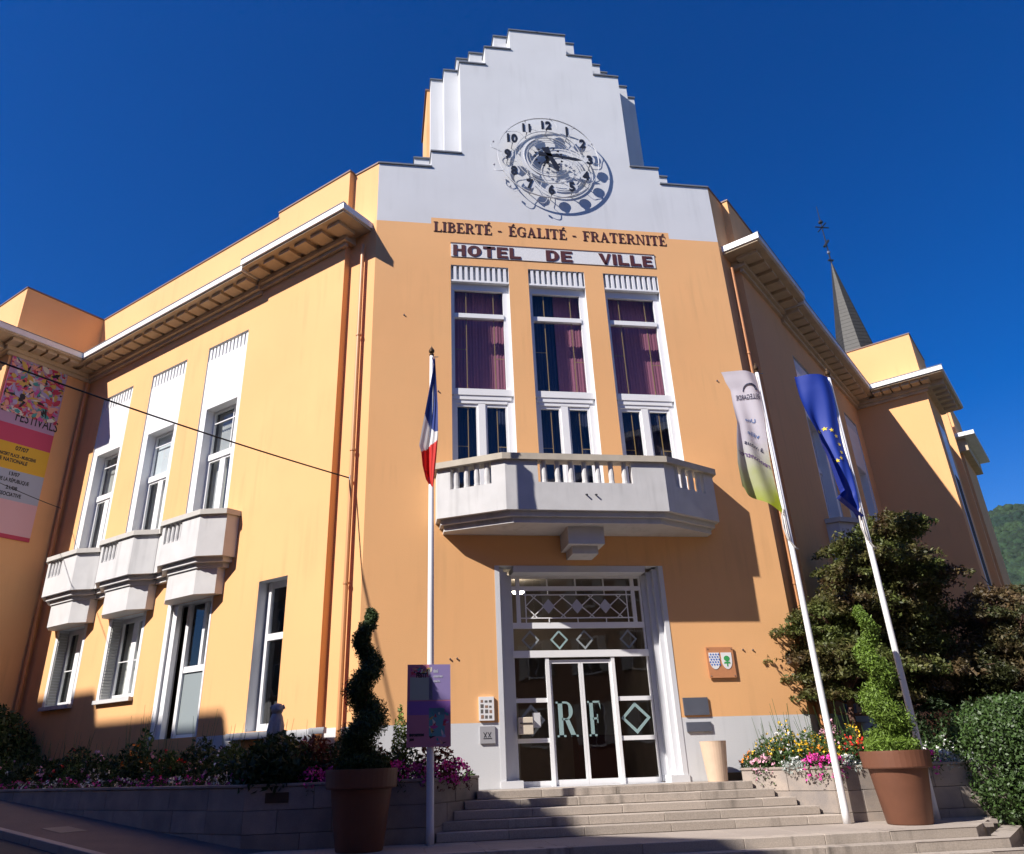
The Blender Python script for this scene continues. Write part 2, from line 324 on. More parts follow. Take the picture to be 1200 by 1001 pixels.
segs = parapet(mb, PB, 5.75, 6.2, 6.72, 6.72, {1:(.2,.80,4), 2:(.2,.79,7), 3:(.2,.80,4)}, STONEB)
BAL = mb.build('balcony', HALL)
PR = inset(PB,-.07)
inner = inset(PB, .26)
rail = MB()
for i in range(len(PR)-1):
    a, b, c, d = PR[i], PR[i+1], inner[i+1], inner[i]
    rail.hexa([(a[0],a[1],6.722),(b[0],b[1],6.722),(c[0],c[1],6.722),(d[0],d[1],6.722),(a[0],a[1],6.87),(b[0],b[1],6.87),(c[0],c[1],6.87),(d[0],d[1],6.87)], RAIL)
rail.build('handrail', BAL)
def balusters(segs, z0, z1, m, parent, r=.07):
    for G,a,b,n in segs:
        for i in range(n):
            c = G(a+(b-a)*(i+.5)/n+(.0), -.08, 0); mb = MB(); h = z1-z0
            mb.lathe((c.x,c.y,z0), [(0,0),(r*1.05,0),(r*1.05,.05),(r*.92,.06),(r,h*.4),(r*.86,h*.8),(r*.95,h-.04),(r*1.05,h),(0,h)], m, 10)
            mb.build('baluster', parent, smooth=False)
balusters(segs, 6.2, 6.722, STONEB, BAL, .068)
mb = MB(); mb.box(FF,-.42,.42,.003,.80,4.90,5.30,STONEB); mb.box(FF,-.30,.30,.003,.62,4.72,4.90,STONEB); mb.build('corbel', HALL)
# weep spouts in the balcony face
mb = MB()
for x in (-.05,.17): mb.tube([(x,-1.23,5.92),(x+.02,-1.30,5.90)], .018, DARKM, 6)
mb.build('drain_spout', BAL)
# ------------------------------------------------------------------ entrance
mb = MB()
for i,(x,d) in enumerate(((2.008,.012),(1.90,-.12),(1.79,-.25),(1.68,-.38))):
    x2 = (1.90,1.79,1.68,1.57)[i]
    mb.box(FF,x2,x,d,-.62,0.02,4.588-(.001+.045*i),WHITEP); mb.box(FF,-x,-x2,d,-.62,0.02,4.588-(.001+.045*i),WHITEP)
mb.box(FF,-1.57,1.57,.008,-.62,4.44,4.587,WHITEP)
mb.box(FF,-2.02,-1.55,.03,-.40,0.0,.14,WHITEP); mb.box(FF,1.62,2.03,.03,-.38,0.0,.14,WHITEP)
mb.build('door_surround', HALL)
D = -.40; A, B = -1.60, 1.56
mb = MB(); H = FRAME
def hb(z0,z1,x0=A,x1=B,d=D): mb.box(FF,x0,x1,d,d-.07,z0,z1,H)
def vb(x0,x1,z0,z1,d=D-.002): mb.box(FF,x0,x1,d,d-.066,z0,z1,H)
hb(4.385,4.44); hb(4.10,4.20); hb(3.24,3.37); hb(2.60,2.75,d=D+.05); hb(.0,.11,A,-.84); hb(.0,.11,.70,B)
vb(A,A+.04,.11,4.385); vb(B-.04,B,.11,4.385)
vb(-1.46,-1.37,3.371,4.099); vb(1.31,1.40,3.371,4.099); vb(-1.46,-1.37,4.201,4.384); vb(1.31,1.40,4.201,4.384)
for x in (-.71,-.03,.65): vb(x-.012,x+.012,4.201,4.384)
vb(-.86,-.78,.0,2.599,D+.03); vb(.66,.74,.0,2.599,D+.03)
hb(1.66,1.75,A+.04,-.861); hb(.85,.94,A+.04,-.861); hb(1.66,1.75,.741,B-.04); hb(.85,.94,.741,B-.04)
DOORF = mb.build('entrance_screen', HALL)
for x0,x1 in ((-.779,-.052),(-.048,.659)):       # sliding leaves
    mb = MB(); d = D-.01
    mb.box(FF,x0,x0+.05,d,d-.045,.0,2.55,H); mb.box(FF,x1-.05,x1,d,d-.045,.0,2.55,H); mb.box(FF,x0+.05,x1-.05,d,d-.045,0,.12,H); mb.box(FF,x0+.05,x1-.05,d,d-.045,2.47,2.55,H)
    lf = mb.build('door_leaf', HALL)
    mb = MB(); mb.add([FF(x0+.05,d-.02,.12),FF(x1-.05,d-.02,.12),FF(x1-.05,d-.02,2.47),FF(x0+.05,d-.02,2.47)],[(0,1,2,3)],GLASSD); mb.build('pane', lf, norm=False)
# lattice
mb = MB(); z0, z1 = 3.371, 4.099; d = D+.012; La, Lb = -1.366, 1.306
for z in (z0+.10, z1-.10): mb.box(FF,La,Lb,d,d-.02,z-.012,z+.012,H)
for x in (La+.12, Lb-.12): mb.box(FF,x-.012,x+.012,d+.001,d-.021,z0,z1,H)
for x in (-.71,-.03,.65): mb.box(FF,x-.01,x+.01,d-.001,d-.02,z0,z0+.09,H); mb.box(FF,x-.01,x+.01,d-.001,d-.02,z1-.09,z1,H)
zl, zh = z0+.112, z1-.112; hh = (zh-zl)/2; zc = (zl+zh)/2
def bar(x0,za,x1,zb,w=.011):
    dx, dz = x1-x0, zb-za; l = math.hypot(dx,dz); nx, nz = -dz/l*w, dx/l*w
    mb.prism(FF, [(x0+nx,za+nz),(x1+nx,zb+nz),(x1-nx,zb-nz),(x0-nx,za-nz)], d-.003, d-.017, H)
xs = [-.71,-.03,.65]
for i, cx in enumerate(xs):
    for s in (-1,1):
        bar(cx+s*.10,zc,cx+s*.10+s*.30,zh); bar(cx+s*.10,zc,cx+s*.10+s*.30,zl)
for cx in (-1.25+.14,1.19-.14):
    s = 1 if cx < 0 else -1
    bar(cx-s*.14,zc,cx+s*.12,zh); bar(cx-s*.14,zc,cx+s*.12,zl)
mb.build('lattice_grille', DOORF)
for cx in xs:
    mb = MB(); mb.prism(FF,[(cx-.145,zc),(cx,zc+.165),(cx+.145,zc),(cx,zc-.165)], d+.004, d-.02, mat('lilac_plate',(.50,.50,.56),.6)); mb.build('diamond_plate', DOORF)
# glazing of the screen
for x0,x1,z0,z1 in ((A+.04,-1.46,4.201,4.384),(-1.37,1.31,4.201,4.384),(1.40,B-.04,4.201,4.384),(A+.04,-1.46,3.371,4.099),(-1.37,1.31,3.371,4.099),(1.40,B-.04,3.371,4.099),(A+.04,B-.04,2.751,3.239),
    (A+.04,-.861,1.751,2.599),(A+.04,-.861,.941,1.659),(A+.04,-.861,.111,.849),(.741,B-.04,1.751,2.599),(.741,B-.04,.941,1.659),(.741,B-.04,.111,.849)):
    mb = MB(); mb.add([FF(x0,D-.04,z0),FF(x1,D-.04,z0),FF(x1,D-.04,z1),FF(x0,D-.04,z1)],[(0,1,2,3)],GLASSD); mb.build('pane', DOORF, norm=False)
def decal_diamond(cx,cz,rw,rh,t,m=DECAL):
    mb = MB(); o = [(cx-rw,cz),(cx,cz+rh),(cx+rw,cz),(cx,cz-rh)]; i_ = [(cx-rw+t,cz),(cx,cz+rh-t*1.1),(cx+rw-t,cz),(cx,cz-rh+t*1.1)]
    for k in range(4):
        a,b,c,d2 = o[k],o[(k+1)%4],i_[(k+1)%4],i_[k]; mb.add([FF(p[0],D-.034,p[1]) for p in (a,b,c,d2)],[(0,1,2,3)],m)
    mb.build('diamond_film', DOORF, norm=False)
decal_diamond(1.13,1.30,.34,.33,.085); decal_diamond(-1.23,1.30,.30,.33,.075,mat('dim_film',(.25,.28,.29),.7))
for x in (-1.17,-.5,.1,1.14): decal_diamond(x,2.99,.21,.22,.055, mat('dim_film',(.25,.28,.29),.7) if x != -.5 else DECAL)
# glyph letters (serif) ---------------------------------------------------
def arc(cx,cz,rx,rz,a0,a1,tk,tn,n=14):
    out = []
    pts = []
    for i in range(n+1):
        a = math.radians(a0+(a1-a0)*i/n); w = tn+(tk-tn)*abs(math.cos(a))**1.5
        pts.append((a,w))
    for (a,wa),(b,wb) in zip(pts,pts[1:]):
        out.append([(cx+rx*math.cos(a),cz+rz*math.sin(a)),(cx+rx*math.cos(b),cz+rz*math.sin(b)),(cx+(rx-wb)*math.cos(b),cz+(rz-tn)*math.sin(b)),(cx+(rx-wa)*math.cos(a),cz+(rz-tn)*math.sin(a))])
    return out
def rct(a,b,c,d): return [[(a,b),(c,b),(c,d),(a,d)]]
T, t_ = .16, .055
def srf(x0,x1,z): return rct(x0,z,x1,z+t_) if z < .5 else rct(x0,z-t_,x1,z)
def glyph(ch):
    if ch == 'I': return rct(.08,0,.08+T,1)+srf(0,.32,0)+srf(0,.32,1), .36
    if ch == 'L': return rct(.08,0,.08+T,1)+srf(0,.32,1)+srf(0,.6,0)+[[(.6,0),(.6,.28),(.53,t_),(.5,0)]], .64
    if ch in 'EÉ':
        g = rct(.08,0,.08+T,1)+srf(0,.58,0)+srf(0,.56,1)+rct(.2,.49,.42,.49+t_)+rct(.39,.38,.43,.65)+[[(.58,0),(.60,.27),(.53,t_)],[(.56,1),(.57,.76),(.50,1-t_)]]
        if ch == 'É': g = g+[[(.27,1.08),(.31,1.07),(.50,1.25),(.40,1.28)]]
        return g, .64
    if ch == 'F': return rct(.08,0,.08+T,1)+srf(0,.34,0)+srf(0,.56,1)+rct(.2,.47,.42,.47+t_)+rct(.39,.37,.43,.62)+[[(.56,1),(.57,.74),(.50,1-t_)]], .60
    if ch == 'B': return rct(.08,0,.08+T,1)+rct(0,0,.34,t_)+rct(0,1-t_,.32,1)+rct(.2,.49,.34,.49+t_)+arc(.32,.772,.24,.228,-90,90,.14,t_)+arc(.34,.27,.28,.27,-90,90,.15,t_), .68
    if ch == 'R': return rct(.08,0,.08+T,1)+srf(0,.32,0)+rct(0,1-t_,.34,1)+rct(.2,.47,.36,.47+t_)+arc(.34,.735,.27,.265,-90,90,.15,t_)+[[(.30,.5),(.46,.5),(.70,0),(.52,0)]]+srf(.5,.76,0), .76
    if ch == 'T': return rct(.24,0,.24+T,1)+srf(.14,.5,0)+srf(0,.64,1)+[[(0,1),(.0,.72),(.07,1-t_)],[(.64,1),(.64,.72),(.57,1-t_)]], .68
    if ch == 'A': return [[(.29,1),(.40,1),(.68,0),(.50,0)],[(.31,.98),(.36,.9),(.12,0),(.06,0)]]+rct(.17,.3,.54,.3+t_)+srf(0,.22,0)+srf(.44,.76,0), .78
    if ch == 'N': return rct(.10,0,.155,1)+rct(.60,0,.655,1)+[[(.06,1),(.24,1),(.655,0),(.56,0)]]+srf(0,.27,0)+srf(.0,.2,1)+srf(.5,.76,1), .80
    if ch == 'G': return arc(.38,.5,.38,.5,45,315,.16,t_,22)+rct(.52,.04,.52+.14,.42)+rct(.44,.40,.74,.40+t_)+rct(.62,.66,.66,.96), .78
    if ch == '-': return rct(.05,.36,.33,.46), .5
    return [], .34
def serif_text(s, x0, x1, z, h, F, d, m, name, parent, th=.03):
    wd = sum(glyph(c)[1]+.045 for c in s); k = (x1-x0)/wd; x = x0
    for c in s:
        g, adv = glyph(c)
        if g:
            mb = MB()
            for p in g: mb.prism(F,[(x+a*k,z+b*h) for a,b in p], d+th, d+.002, m)
            mb.build(name, parent, norm=False)
        x += (adv+.045)*k
serif_text('LIBERTÉ - ÉGALITÉ - FRATERNITÉ', -3.42, 3.40, 13.98, .34, FF, 0, MAROON, 'letter', HALL, .016)
for ch, x0, x1 in (('R',-.68,-.22),('F',.04,.42)):
    g, adv = glyph(ch); mb = MB(); k = (x1-x0)/.74
    for p in g: mb.add([FF(x0+a*k,D-.026,.95+b*.72) for a,b in p],[tuple(range(len(p)))],DECAL)
    mb.build('door_letter', DOORF, norm=False)
# HOTEL DE VILLE plate -----------------------------------------------------
mb = MB(); mb.box(FF,-2.94,2.94,.02,.001,13.16,13.60,MOSAIC); PL = mb.build('name_panel', HALL)
mb = MB(); mb.box(FF,-2.95,2.95,.03,.001,13.601,13.63,CAPM); mb.build('panel_edge', HALL)
def block_glyph(c):
    q = .30
    if c == 'H': return rct(0,0,q,1)+rct(.62,0,.62+q,1)+rct(q,.44,.62,.62), .92
    if c == 'O': return arc(.52,.5,.52,.5,0,360,.34,.20,28), 1.04
    if c == 'T': return rct(.3,0,.3+q,1)+rct(0,.78,.9,1), .9
    if c == 'E': return rct(0,0,q,1)+rct(q,0,.82,.2)+rct(q,.8,.82,1)+rct(q,.42,.74,.6), .82
    if c == 'L': return rct(0,0,q,1)+rct(q,0,.86,.22), .86
    if c == 'D': return rct(0,0,q,1)+arc(.42,.5,.50,.5,-90,90,.32,.2,18)+rct(q,.8,.44,1)+rct(q,0,.44,.2), .92
    if c == 'V': return [[(0,1),(.34,1),(.64,0),(.42,0)],[(.76,1),(1.0,1),(.64,0),(.46,0)]], 1.0
    if c == 'I': return rct(0,0,q,1), q
mb = None
for word, xa, xb in (('HOTEL',-2.88,-.98),('DE',-.26,.50),('VILLE',1.27,2.86)):
    tot = sum(block_glyph(c)[1] for c in word)+.14*(len(word)-1); k = (xb-xa)/tot; x = xa
    for c in word:
        g, adv = block_glyph(c); mb = MB()
        for p in g: mb.prism(FF,[(x+a*k,13.19+b*.36) for a,b in p], .036, .021, MAROON)
        mb.build('letter', PL, norm=False); x += (adv+.14)*k
# ------------------------------------------------------------------ wings
def window_wing(F, a, b, z0, z1, D, blind=False, trans=None, bars=True, curtain=True, panel=None):
    mb = MB(); fr = FRAME; t = .07
    mb.box(F,a,a+t,D,D-.08,z0,z1,fr); mb.box(F,b-t,b,D,D-.08,z0,z1,fr); mb.box(F,a+t,b-t,D,D-.08,z1-t,z1,fr); mb.box(F,a+t,b-t,D,D-.08,z0,z0+t,fr)
    c = (a+b)/2; panes = []
    if trans:
        mb.box(F,a+t,b-t,D+.05,D-.08,trans-.09,trans+.09,fr)
        panes.append((a+t,b-t,trans+.09,z1-t)); top = trans-.09
        if bars: mb.box(F,a+t,b-t,D-.002,D-.03,z1-.42,z1-.39,fr); mb.box(F,a+t+.38,a+t+.41,D-.003,D-.031,trans+.09,z1-t,fr)
    else: top = z1-t
    mb.box(F,c-.07,c+.07,D+.015,D-.08,z0+t,top,fr); lo = z0+t
    for x0,x1 in ((a+t,c-.07),(c+.07,b-t)):
        mb.box(F,x0,x0+.05,D+.01,D-.06,lo,top,fr); mb.box(F,x1-.05,x1,D+.01,D-.06,lo,top,fr); mb.box(F,x0+.05,x1-.05,D+.01,D-.06,top-.06,top,fr); mb.box(F,x0+.05,x1-.05,D+.01,D-.06,lo,lo+.06,fr)
        if bars: zz = lo+(top-lo)*.45; mb.box(F,x0+.05,x1-.05,D-.002,D-.03,zz,zz+.025,fr)
        panes.append((x0+.05,x1-.05,lo+.06,top-.06))
    w = mb.build('window', HALL)
    for x0,x1,q0,q1 in panes:
        mb = MB(); mb.add([F(x0,D-.04,q0),F(x1,D-.04,q0),F(x1,D-.04,q1),F(x0,D-.04,q1)],[(0,1,2,3)],GLASS); mb.build('pane', w, norm=False)
    if blind and trans:
        mb = MB(); mb.box(F,a+t,b-t,D-.1,D-.12,trans+.09,z1-.05,BLIND); mb.build('blind', w)
    if curtain:
        for x0,x1 in ((a+.02,c-.12),(c+.02,b-.02)):
            mb = MB(); n = 22; v = []
            for i in range(n+1):
                x = x0+(x1-x0)*i/n; d = D-.22+.018*math.sin(i*2.1); v += [F(x,d,z0),F(x,d,z1 if trans else top)]
            mb.add(v,[(2*i,2*i+2,2*i+3,2*i+1) for i in range(n)],CURTW); mb.build('curtain', w, norm=False)
    return w
UW = [(3.93,5.81),(6.92,8.78),(9.90,11.70)]
def wing(F, left):
    ops = []
    for i,(a,b) in enumerate(UW): ops.append((a,b,5.6,12.42))
    for i,(a,b) in enumerate(((4.1,5.82),(7.08,8.62),(10.06,11.5))):
        ops.append((a,b,1.27 if i == 0 else 2.36, 4.55))
    ops.append((1.27,2.30,1.29,4.67))
    wall(F, 0, 12.95, -1, 14.0, ops, ORANGE, 'wing_wall', thick=.38)
    for u0,u1,zt in ((0,3.1,16.33),(3.1,13.3,16.12)):
        mb = MB(); mb.box(F,u0,u1,0,-.35,14.0,zt,ORANGE); mb.build('parapet', HALL)
        mb = MB(); mb.box(F,u0-.03,u1,.03,-.38,zt+.002,zt+.05,CAPM); mb.build('coping', HALL)
    mb = MB(); mb.box(F,-.003,.0,-.001,-.34,-1,16.33,ORANGE)
    # plinth
    for u0,u1 in ((0.01,1.2),(2.38,4.02),(5.9,6.0)): mb.box(F,u0,u1,.015,-.002,-1,1.26,GABLE)
    mb.build('plinth', HALL)
    mb = MB(); mb.box(F,.9,2.75,.16,.016,1.13,1.27,GABLE); mb.box(F,-.35,.1,.10,.016,1.15,1.27,GABLE); mb.build('sill', HALL)
    for i,(a,b) in enumerate(UW):     # white upper panels with recessed windows
        c0, c1 = a+.19, b-.27
        mb = MB(); D = -.03
        mb.box(F,a+.003,c0,D,-.37,5.6,10.25,FRAME); mb.box(F,c1,b-.003,D,-.37,5.6,10.25,FRAME); mb.box(F,a+.003,b-.003,D,-.37,10.25,11.95,FRAME)
        mb.box(F,a+.003,b-.003,D-.20,-.37,11.95,12.417,WHITEP)
        n = 11
        for k in range(n):
            x = a+.003+(b-a-.006)*(k+.5)/n; mb.box(F,x-.048,x+.048,D,D-.20,11.951,12.35,FRAME)
        mb.box(F,a+.003,b-.003,D-.06,D-.20,12.36,12.417,SOFFIT)
        mb.build('window_panel', HALL)
        window_wing(F, c0+.003, c1-.003, 5.65, 10.247, -.30, blind=(i == 1), trans=8.75)
    # ground floor
    D = -.30
    window_wing(F, 7.083, 8.617, 2.36, 4.547, D, bars=True, curtain=True)
    window_wing(F, 10.063, 11.497, 2.36, 4.547, D, bars=True, curtain=True)
    for a,b in ((7.08,8.62),(10.06,11.5)):
        mb = MB(); mb.box(F,a-.10,b+.10,.12,-.25,2.26,2.358,STONEB); mb.build('sill', HALL)
        mb = MB(); u0 = b-.03
        for k in range(26): mb.box(F,b-.045,b-.006,-.02,-.27,2.42+k*.08,2.42+k*.08+.055,SHUT)
        mb.build('folded_shutter', HALL)
        mb = MB(); mb.box(F,a-.12,a-.001,.006,-.003,2.36,4.6,FRAME); mb.box(F,b+.001,b+.14,.006,-.003,2.36,4.6,FRAME); mb.build('window_trim', HALL)
    # french door
    mb = MB(); a, b = 4.103, 5.817
    mb.box(F,a-.06,a-.001,.01,-.003,1.27,4.6,FRAME)
    mb.box(F,b+.001,b+.16,.01,-.003,1.27,4.6,FRAME); mb.box(F,b-.20,b,-.06,-.2,1.27,4.547,FRAME)
    mb.box(F,a,a+.08,D,D-.08,1.27,4.547,FRAME); mb.box(F,b-.48,b-.36,D+.04,D-.08,1.27,4.547,FRAME); mb.box(F,a+.55,a+.65,D+.02,D-.08,2.97,4.547,FRAME)
    mb.box(F,a+.08,b-.48,D+.02,D-.08,2.82,2.97,FRAME); mb.box(F,a+.08,b-.48,D+.01,D-.08,1.27,1.36,FRAME)
    mb.box(F,a+.08,b-.48,D-.02,D-.06,1.36,2.82,PANELG); dr = mb.build('side_door', HALL)
    mb = MB(); mb.add([F(a+.08,D-.05,2.97),F(b-.48,D-.05,2.97),F(b-.48,D-.05,4.54),F(a+.08,D-.05,4.54)],[(0,1,2,3)],GLASS); mb.build('pane', dr, norm=False)
    # narrow window
    mb = MB(); a, b = 1.275, 2.295; D2 = -.28
    mb.box(F,a,a+.06,D2,D2-.08,1.29,4.667,FRAME); mb.box(F,b-.17,b-.06,D2+.02,D2-.08,1.29,4.667,FRAME); mb.box(F,a+.06,b-.17,D2,D2-.08,4.52,4.667,FRAME); mb.box(F,a+.06,b-.17,D2+.03,D2-.08,3.28,3.43,FRAME); mb.box(F,a+.06,b-.17,D2+.01,D2-.08,1.29,1.45,FRAME)
    nw = mb.build('window', HALL)
    for q0,q1 in ((3.43,4.52),(1.45,3.28)):
        mb = MB(); mb.add([F(a+.06,D2-.04,q0),F(b-.17,D2-.04,q0),F(b-.17,D2-.04,q1),F(a+.06,D2-.04,q1)],[(0,1,2,3)],GLASS); mb.build('pane', nw, norm=False)
    # bays
    for i,(a,b) in enumerate(UW):
        c = (a+b)/2; f0, f1 = c-.90, c+.72
        P = [(f0-.62,.003),(f0-.58,.36),(f0,.74),(f1,.74),(f1+.58,.36)]+([(f1+.62,.003)] if i == 2 else [(f1+1.1,.32),(f1+1.1,.003)])
        if i == 0: pass
        def q(P,e): return [(x+(e if x < c else -e) if not (i < 2 and x > f1+1.0) else x, y if y < .01 else max(y-e,.012)) for x,y in P]
        mb = MB(); mb.plan(P,5.45,5.60,STONEB,F); mb.plan(q(P,.10),5.33,5.449,STONEB,F); mb.plan(q(P,.20),5.21,5.329,STONEB,F)
        segs = []
        for k,(p1,p2) in enumerate(zip(P,P[1:])):
            w1, w2 = F(*p1,0), F(*p2,0)
            if k >= 4 and i < 2: p1b = p1
            d = (w2-w1).normalized(); G = Fr(w1,d,Vector((d.y,-d.x,0)))
            if G.n.dot(F.n) < 0 : G.n = -G.n
            if abs(G.n.dot(F.n)) < .2:
                G.n = (w1+w2)/2-F(c,.3,0); G.n.z = 0; G.n = (G.n-d*G.n.dot(d)).normalized()
            ln = (w2-w1).length; z0_, zo, zt = 5.60, 6.0, 6.52
            if k == 2:
                (mb.box(G,0,ln-.86,0,-.14,z0_,zt,STONEB), mb.box(G,ln-.12,ln,0,-.14,z0_,zt,STONEB)) if left else mb.box(G,0,.18,0,-.14,z0_,zt,STONEB)
                if left:
                    # balusters stand toward the far side as in the photograph
                    mb.box(G,ln-.86,ln-.12,0,-.14,z0_,zo,STONEB); 
                    segs.append((G,ln-.86,ln-.12,4))
                else:
                    mb.box(G,.18,ln-.18,0,-.14,z0_,zo,STONEB); mb.box(G,ln-.18,ln,0,-.14,z0_,zt,STONEB); segs.append((G,.18,ln-.18,5))
            else: mb.box(G,0,ln,0,-.14,z0_,zt,STONEB)
        bay = mb.build('balcony', HALL)
        for G,s0,s1,n in segs: balusters([(G,s0,s1,n)], 6.0, 6.522, STONEB, bay, .062)
        PRq = [(x+(-.05 if x < c else .05) if not (i < 2 and x > f1+1.0) else x, y if y < .01 else y+.06) for x,y in P]; PIq = [(x+(.14 if x < c else -.14), max(y-.2,.003)) for x,y in P]
        mb = MB()
        for k in range(len(PRq)-1):
            a1,b1,c1,d1 = PRq[k],PRq[k+1],PIq[k+1],PIq[k]
            mb.hexa([F(*a1,6.524),F(*b1,6.524),F(*c1,6.524),F(*d1,6.524),F(*a1,6.66),F(*b1,6.66),F(*c1,6.66),F(*d1,6.66)], mat('bay_rail_stone',(.52,.50,.46),.85,var=.05,vscale=6))
        mb.build('handrail', bay)
        B2 = [(f0-.28,.003),(f0-.25,.22),(f0+.22,.50),(f1-.22,.50),(f1+.25,.22),(f1+.28,.003)]
        B3 = B2
        mb = MB(); mb.plan(B2,4.56,5.209,STONEB,F); mb.build('bay_corbel', HALL)
    # cornice
    for u0,u1,dz,od in ((-.80,3.45,-.12,.90),(3.45,12.95,-.27,.84)):
        mb = MB(); z = 14.32+dz
        mb.box(F,u0,u1,od,-.0,z-.19,z-.002,FASCIA); mb.box(F,u0,u1,od+.015,od-.1,z-.002,z+.02,CAPG)
        mb.box(F,u0+.05,u1,od-.06,0.0,z-.25,z-.192,SOFFIT)
        mb.box(F,max(u0,-.18),u1,.20,.0,z-.50,z-.36,SOFFIT); mb.box(F,max(u0,-.10),u1,.10,.001,z-.62,z-.501,SOFFIT)
        cn = mb.build('cornice', HALL)
        n = int((u1-max(u0,-.5))/.585); st = (u1-max(u0,-.5))/n
        for k in range(n):
            x = max(u0,-.5)+(k+.5)*st
            mb = MB(); mb.box(F,x-.225,x+.225,od-.24,.05,z-.359,z-.252,SOFFIT); mb.build('modillion', cn)
    # end return of cornice towards the centre block
    mb = MB(); z = 14.20
    mb.box(F,-.80,-.001,-.001,-.22,z-.19,z-.002,FASCIA); mb.box(F,-.75,0,0,-.22,z-.25,z-.192,SOFFIT); mb.box(F,-.18,-.001,0.0,-.22,z-.50,z-.251,SOFFIT); mb.build('cornice_return', HALL)
    # pipes
    x, y, _ = F(-.58,-.06,0)
    mb = MB(); P = [F(-.60,-.10,1.3), F(-.60,-.10,13.45), F(-.60,.0,13.6)] ; mb.tube([F(-.58,-.10,.2),F(-.58,-.10,13.5)], .055, PIPE, 10)
    for z in (1.0,4.2,7.4,10.6): mb.tube([F(-.58,-.10,z),F(-.58,-.10,z+.05)], .07, PIPE, 10)
    mb.build('downpipe', HALL)
    mb = MB(); mb.tube([F(12.82,.16,-.8),F(12.82,.16,13.35)], .06, PIPE, 10)
    for z in (2,5,8,11): mb.tube([F(12.82,.16,z),F(12.82,.16,z+.05)], .075, PIPE, 10)
    mb.build('downpipe', HALL)
wing(FL, True); wing(FRt, False)
# end blocks
def end_block(F, FB, off, left):
    # FB: u outward 0..off, normal facing the wing side
    mb = MB(); mb.box(FB,0,off,0,-.35,-1,16.12,ORANGE); mb.build('block_wall', HALL)
    mb = MB(); mb.box(FB,-.0,off+.03,.03,-.38,16.122,16.17,CAPM); mb.build('coping', HALL)
    mb = MB(); u0 = 12.95+.002 if left else 12.75+.002
    G = Fr(F.o+F.n*off, F.u, F.n)
    ln = 3.2
    mb.box(G,u0,u0+ln,0,-.35,-1,16.12,ORANGE); mb.box(G,u0,u0+ln,.03,-.38,16.122,16.17,CAPM); mb.build('block_wall', HALL)
    mb = MB(); mb.box(G,u0+.9,u0+2.3,.02,-.001,2,12.4,FRAME); mb.box(G,u0+1.1,u0+2.1,.03,.021,3,10.2,DARKIN); mb.build('window_panel', HALL)
    z = 14.05
    mb = MB(); e = .84
    mb.box(FB,.80,off+e,e,0.0,z-.19,z-.002,FASCIA); mb.box(FB,.80,off+e+.015,e+.015,e-.1,z-.002,z+.02,CAPG)
    mb.box(FB,.80,off+e-.06,e-.06,0,z-.25,z-.192,SOFFIT); mb.box(FB,.20,off+.20,.20,0,z-.50,z-.36,SOFFIT); mb.box(FB,.10,off+.10,.10,.001,z-.62,z-.501,SOFFIT)
    mb.box(G,u0-.0,u0+ln+e,e,0,z-.19,z-.002,FASCIA); mb.box(G,u0,u0+ln+e-.06,e-.06,0,z-.25,z-.192,SOFFIT); mb.box(G,u0,u0+ln+.2,.20,0,z-.50,z-.36,SOFFIT)
    cn = mb.build('cornice', HALL)
    n = 6
    for k in range(n):
        x = .80+(off-.80+.3)*(k+.5)/n; mb = MB(); mb.box(FB,x-.15,x+.15,e-.2,.05,z-.359,z-.252,SOFFIT); mb.build('modillion', cn)
    for k in range(6):
        x = u0+.1+k*.6; mb = MB(); mb.box(G,x-.14,x+.14,e-.16,.05,z-.47,z-.252,SOFFIT); mb.build('modillion', cn)
    # rest of the wing beyond
    mb = MB(); mb.box(F,u0+ln,u0+ln+5.2,off-.9,off-1.3,-1,15.2,ORANGE); mb.box(F,u0+ln+1,u0+ln+2.4,off-.88,off-.899,2,12,FRAME); mb.build('rear_wall', HALL)
    mb = MB(); v0 = u0+ln+5.2; mb.box(G,v0,v0+4,0,-4,-1,16.12,ORANGE); mb.box(G,v0-.7,v0+4.5,.74,-2,z-.19,z,FASCIA); mb.box(G,v0-.3,v0+4.3,.30,-2,z-.80,z-.2,SOFFIT); mb.build('rear_block', HALL)
end_block(FL, FLB, 2.80, True); end_block(FRt, FRB, 2.65, False)
# roofs, back, dark interiors
mb = MB()
back = [FL(12.9,-9,0), FL(.4,-.6,0), Vector((-4.6,.5,0)), Vector((4.6,.5,0)), FRt(.4,-.6,0), FRt(12.9,-9,0)]
for F in (FL,FRt):
    mb.box(F,-.2,20,-.36,-9.5,15.2,15.4,DARKIN); mb.box(F,-1.2,20,-9.5,-9.8,-1,15.4,ORANGE); mb.box(F,-.2,20,-2.2,-2.25,-1,15.19,DARKIN)
    for z in (0.6,5.0): mb.box(F,0,12.9,-.40,-2.2,z-.25,z,DARKIN)
    mb.box(F,20,20.3,2.6,-9.8,-1,15.4,ORANGE)
mb.box(FF,-4.9,4.9,-.52,-7.5,15.0,15.2,DARKIN)
mb.build('roof', HALL)
mb = MB(); mb.box(FF,-4.9,4.9,-4.0,-4.1,5.2,14.9,DARKIN); mb.box(FF,-4.9,4.9,-.36,-4,5.05,5.2,DARKIN); mb.box(FF,-4.9,-4.8,-.36,-4,5.2,14.9,DARKIN); mb.box(FF,4.8,4.9,-.36,-4,5.2,14.9,DARKIN); mb.box(FF,-4.9,4.9,-.36,-4,14.3,14.4,DARKIN); mb.build('upper_room', HALL)
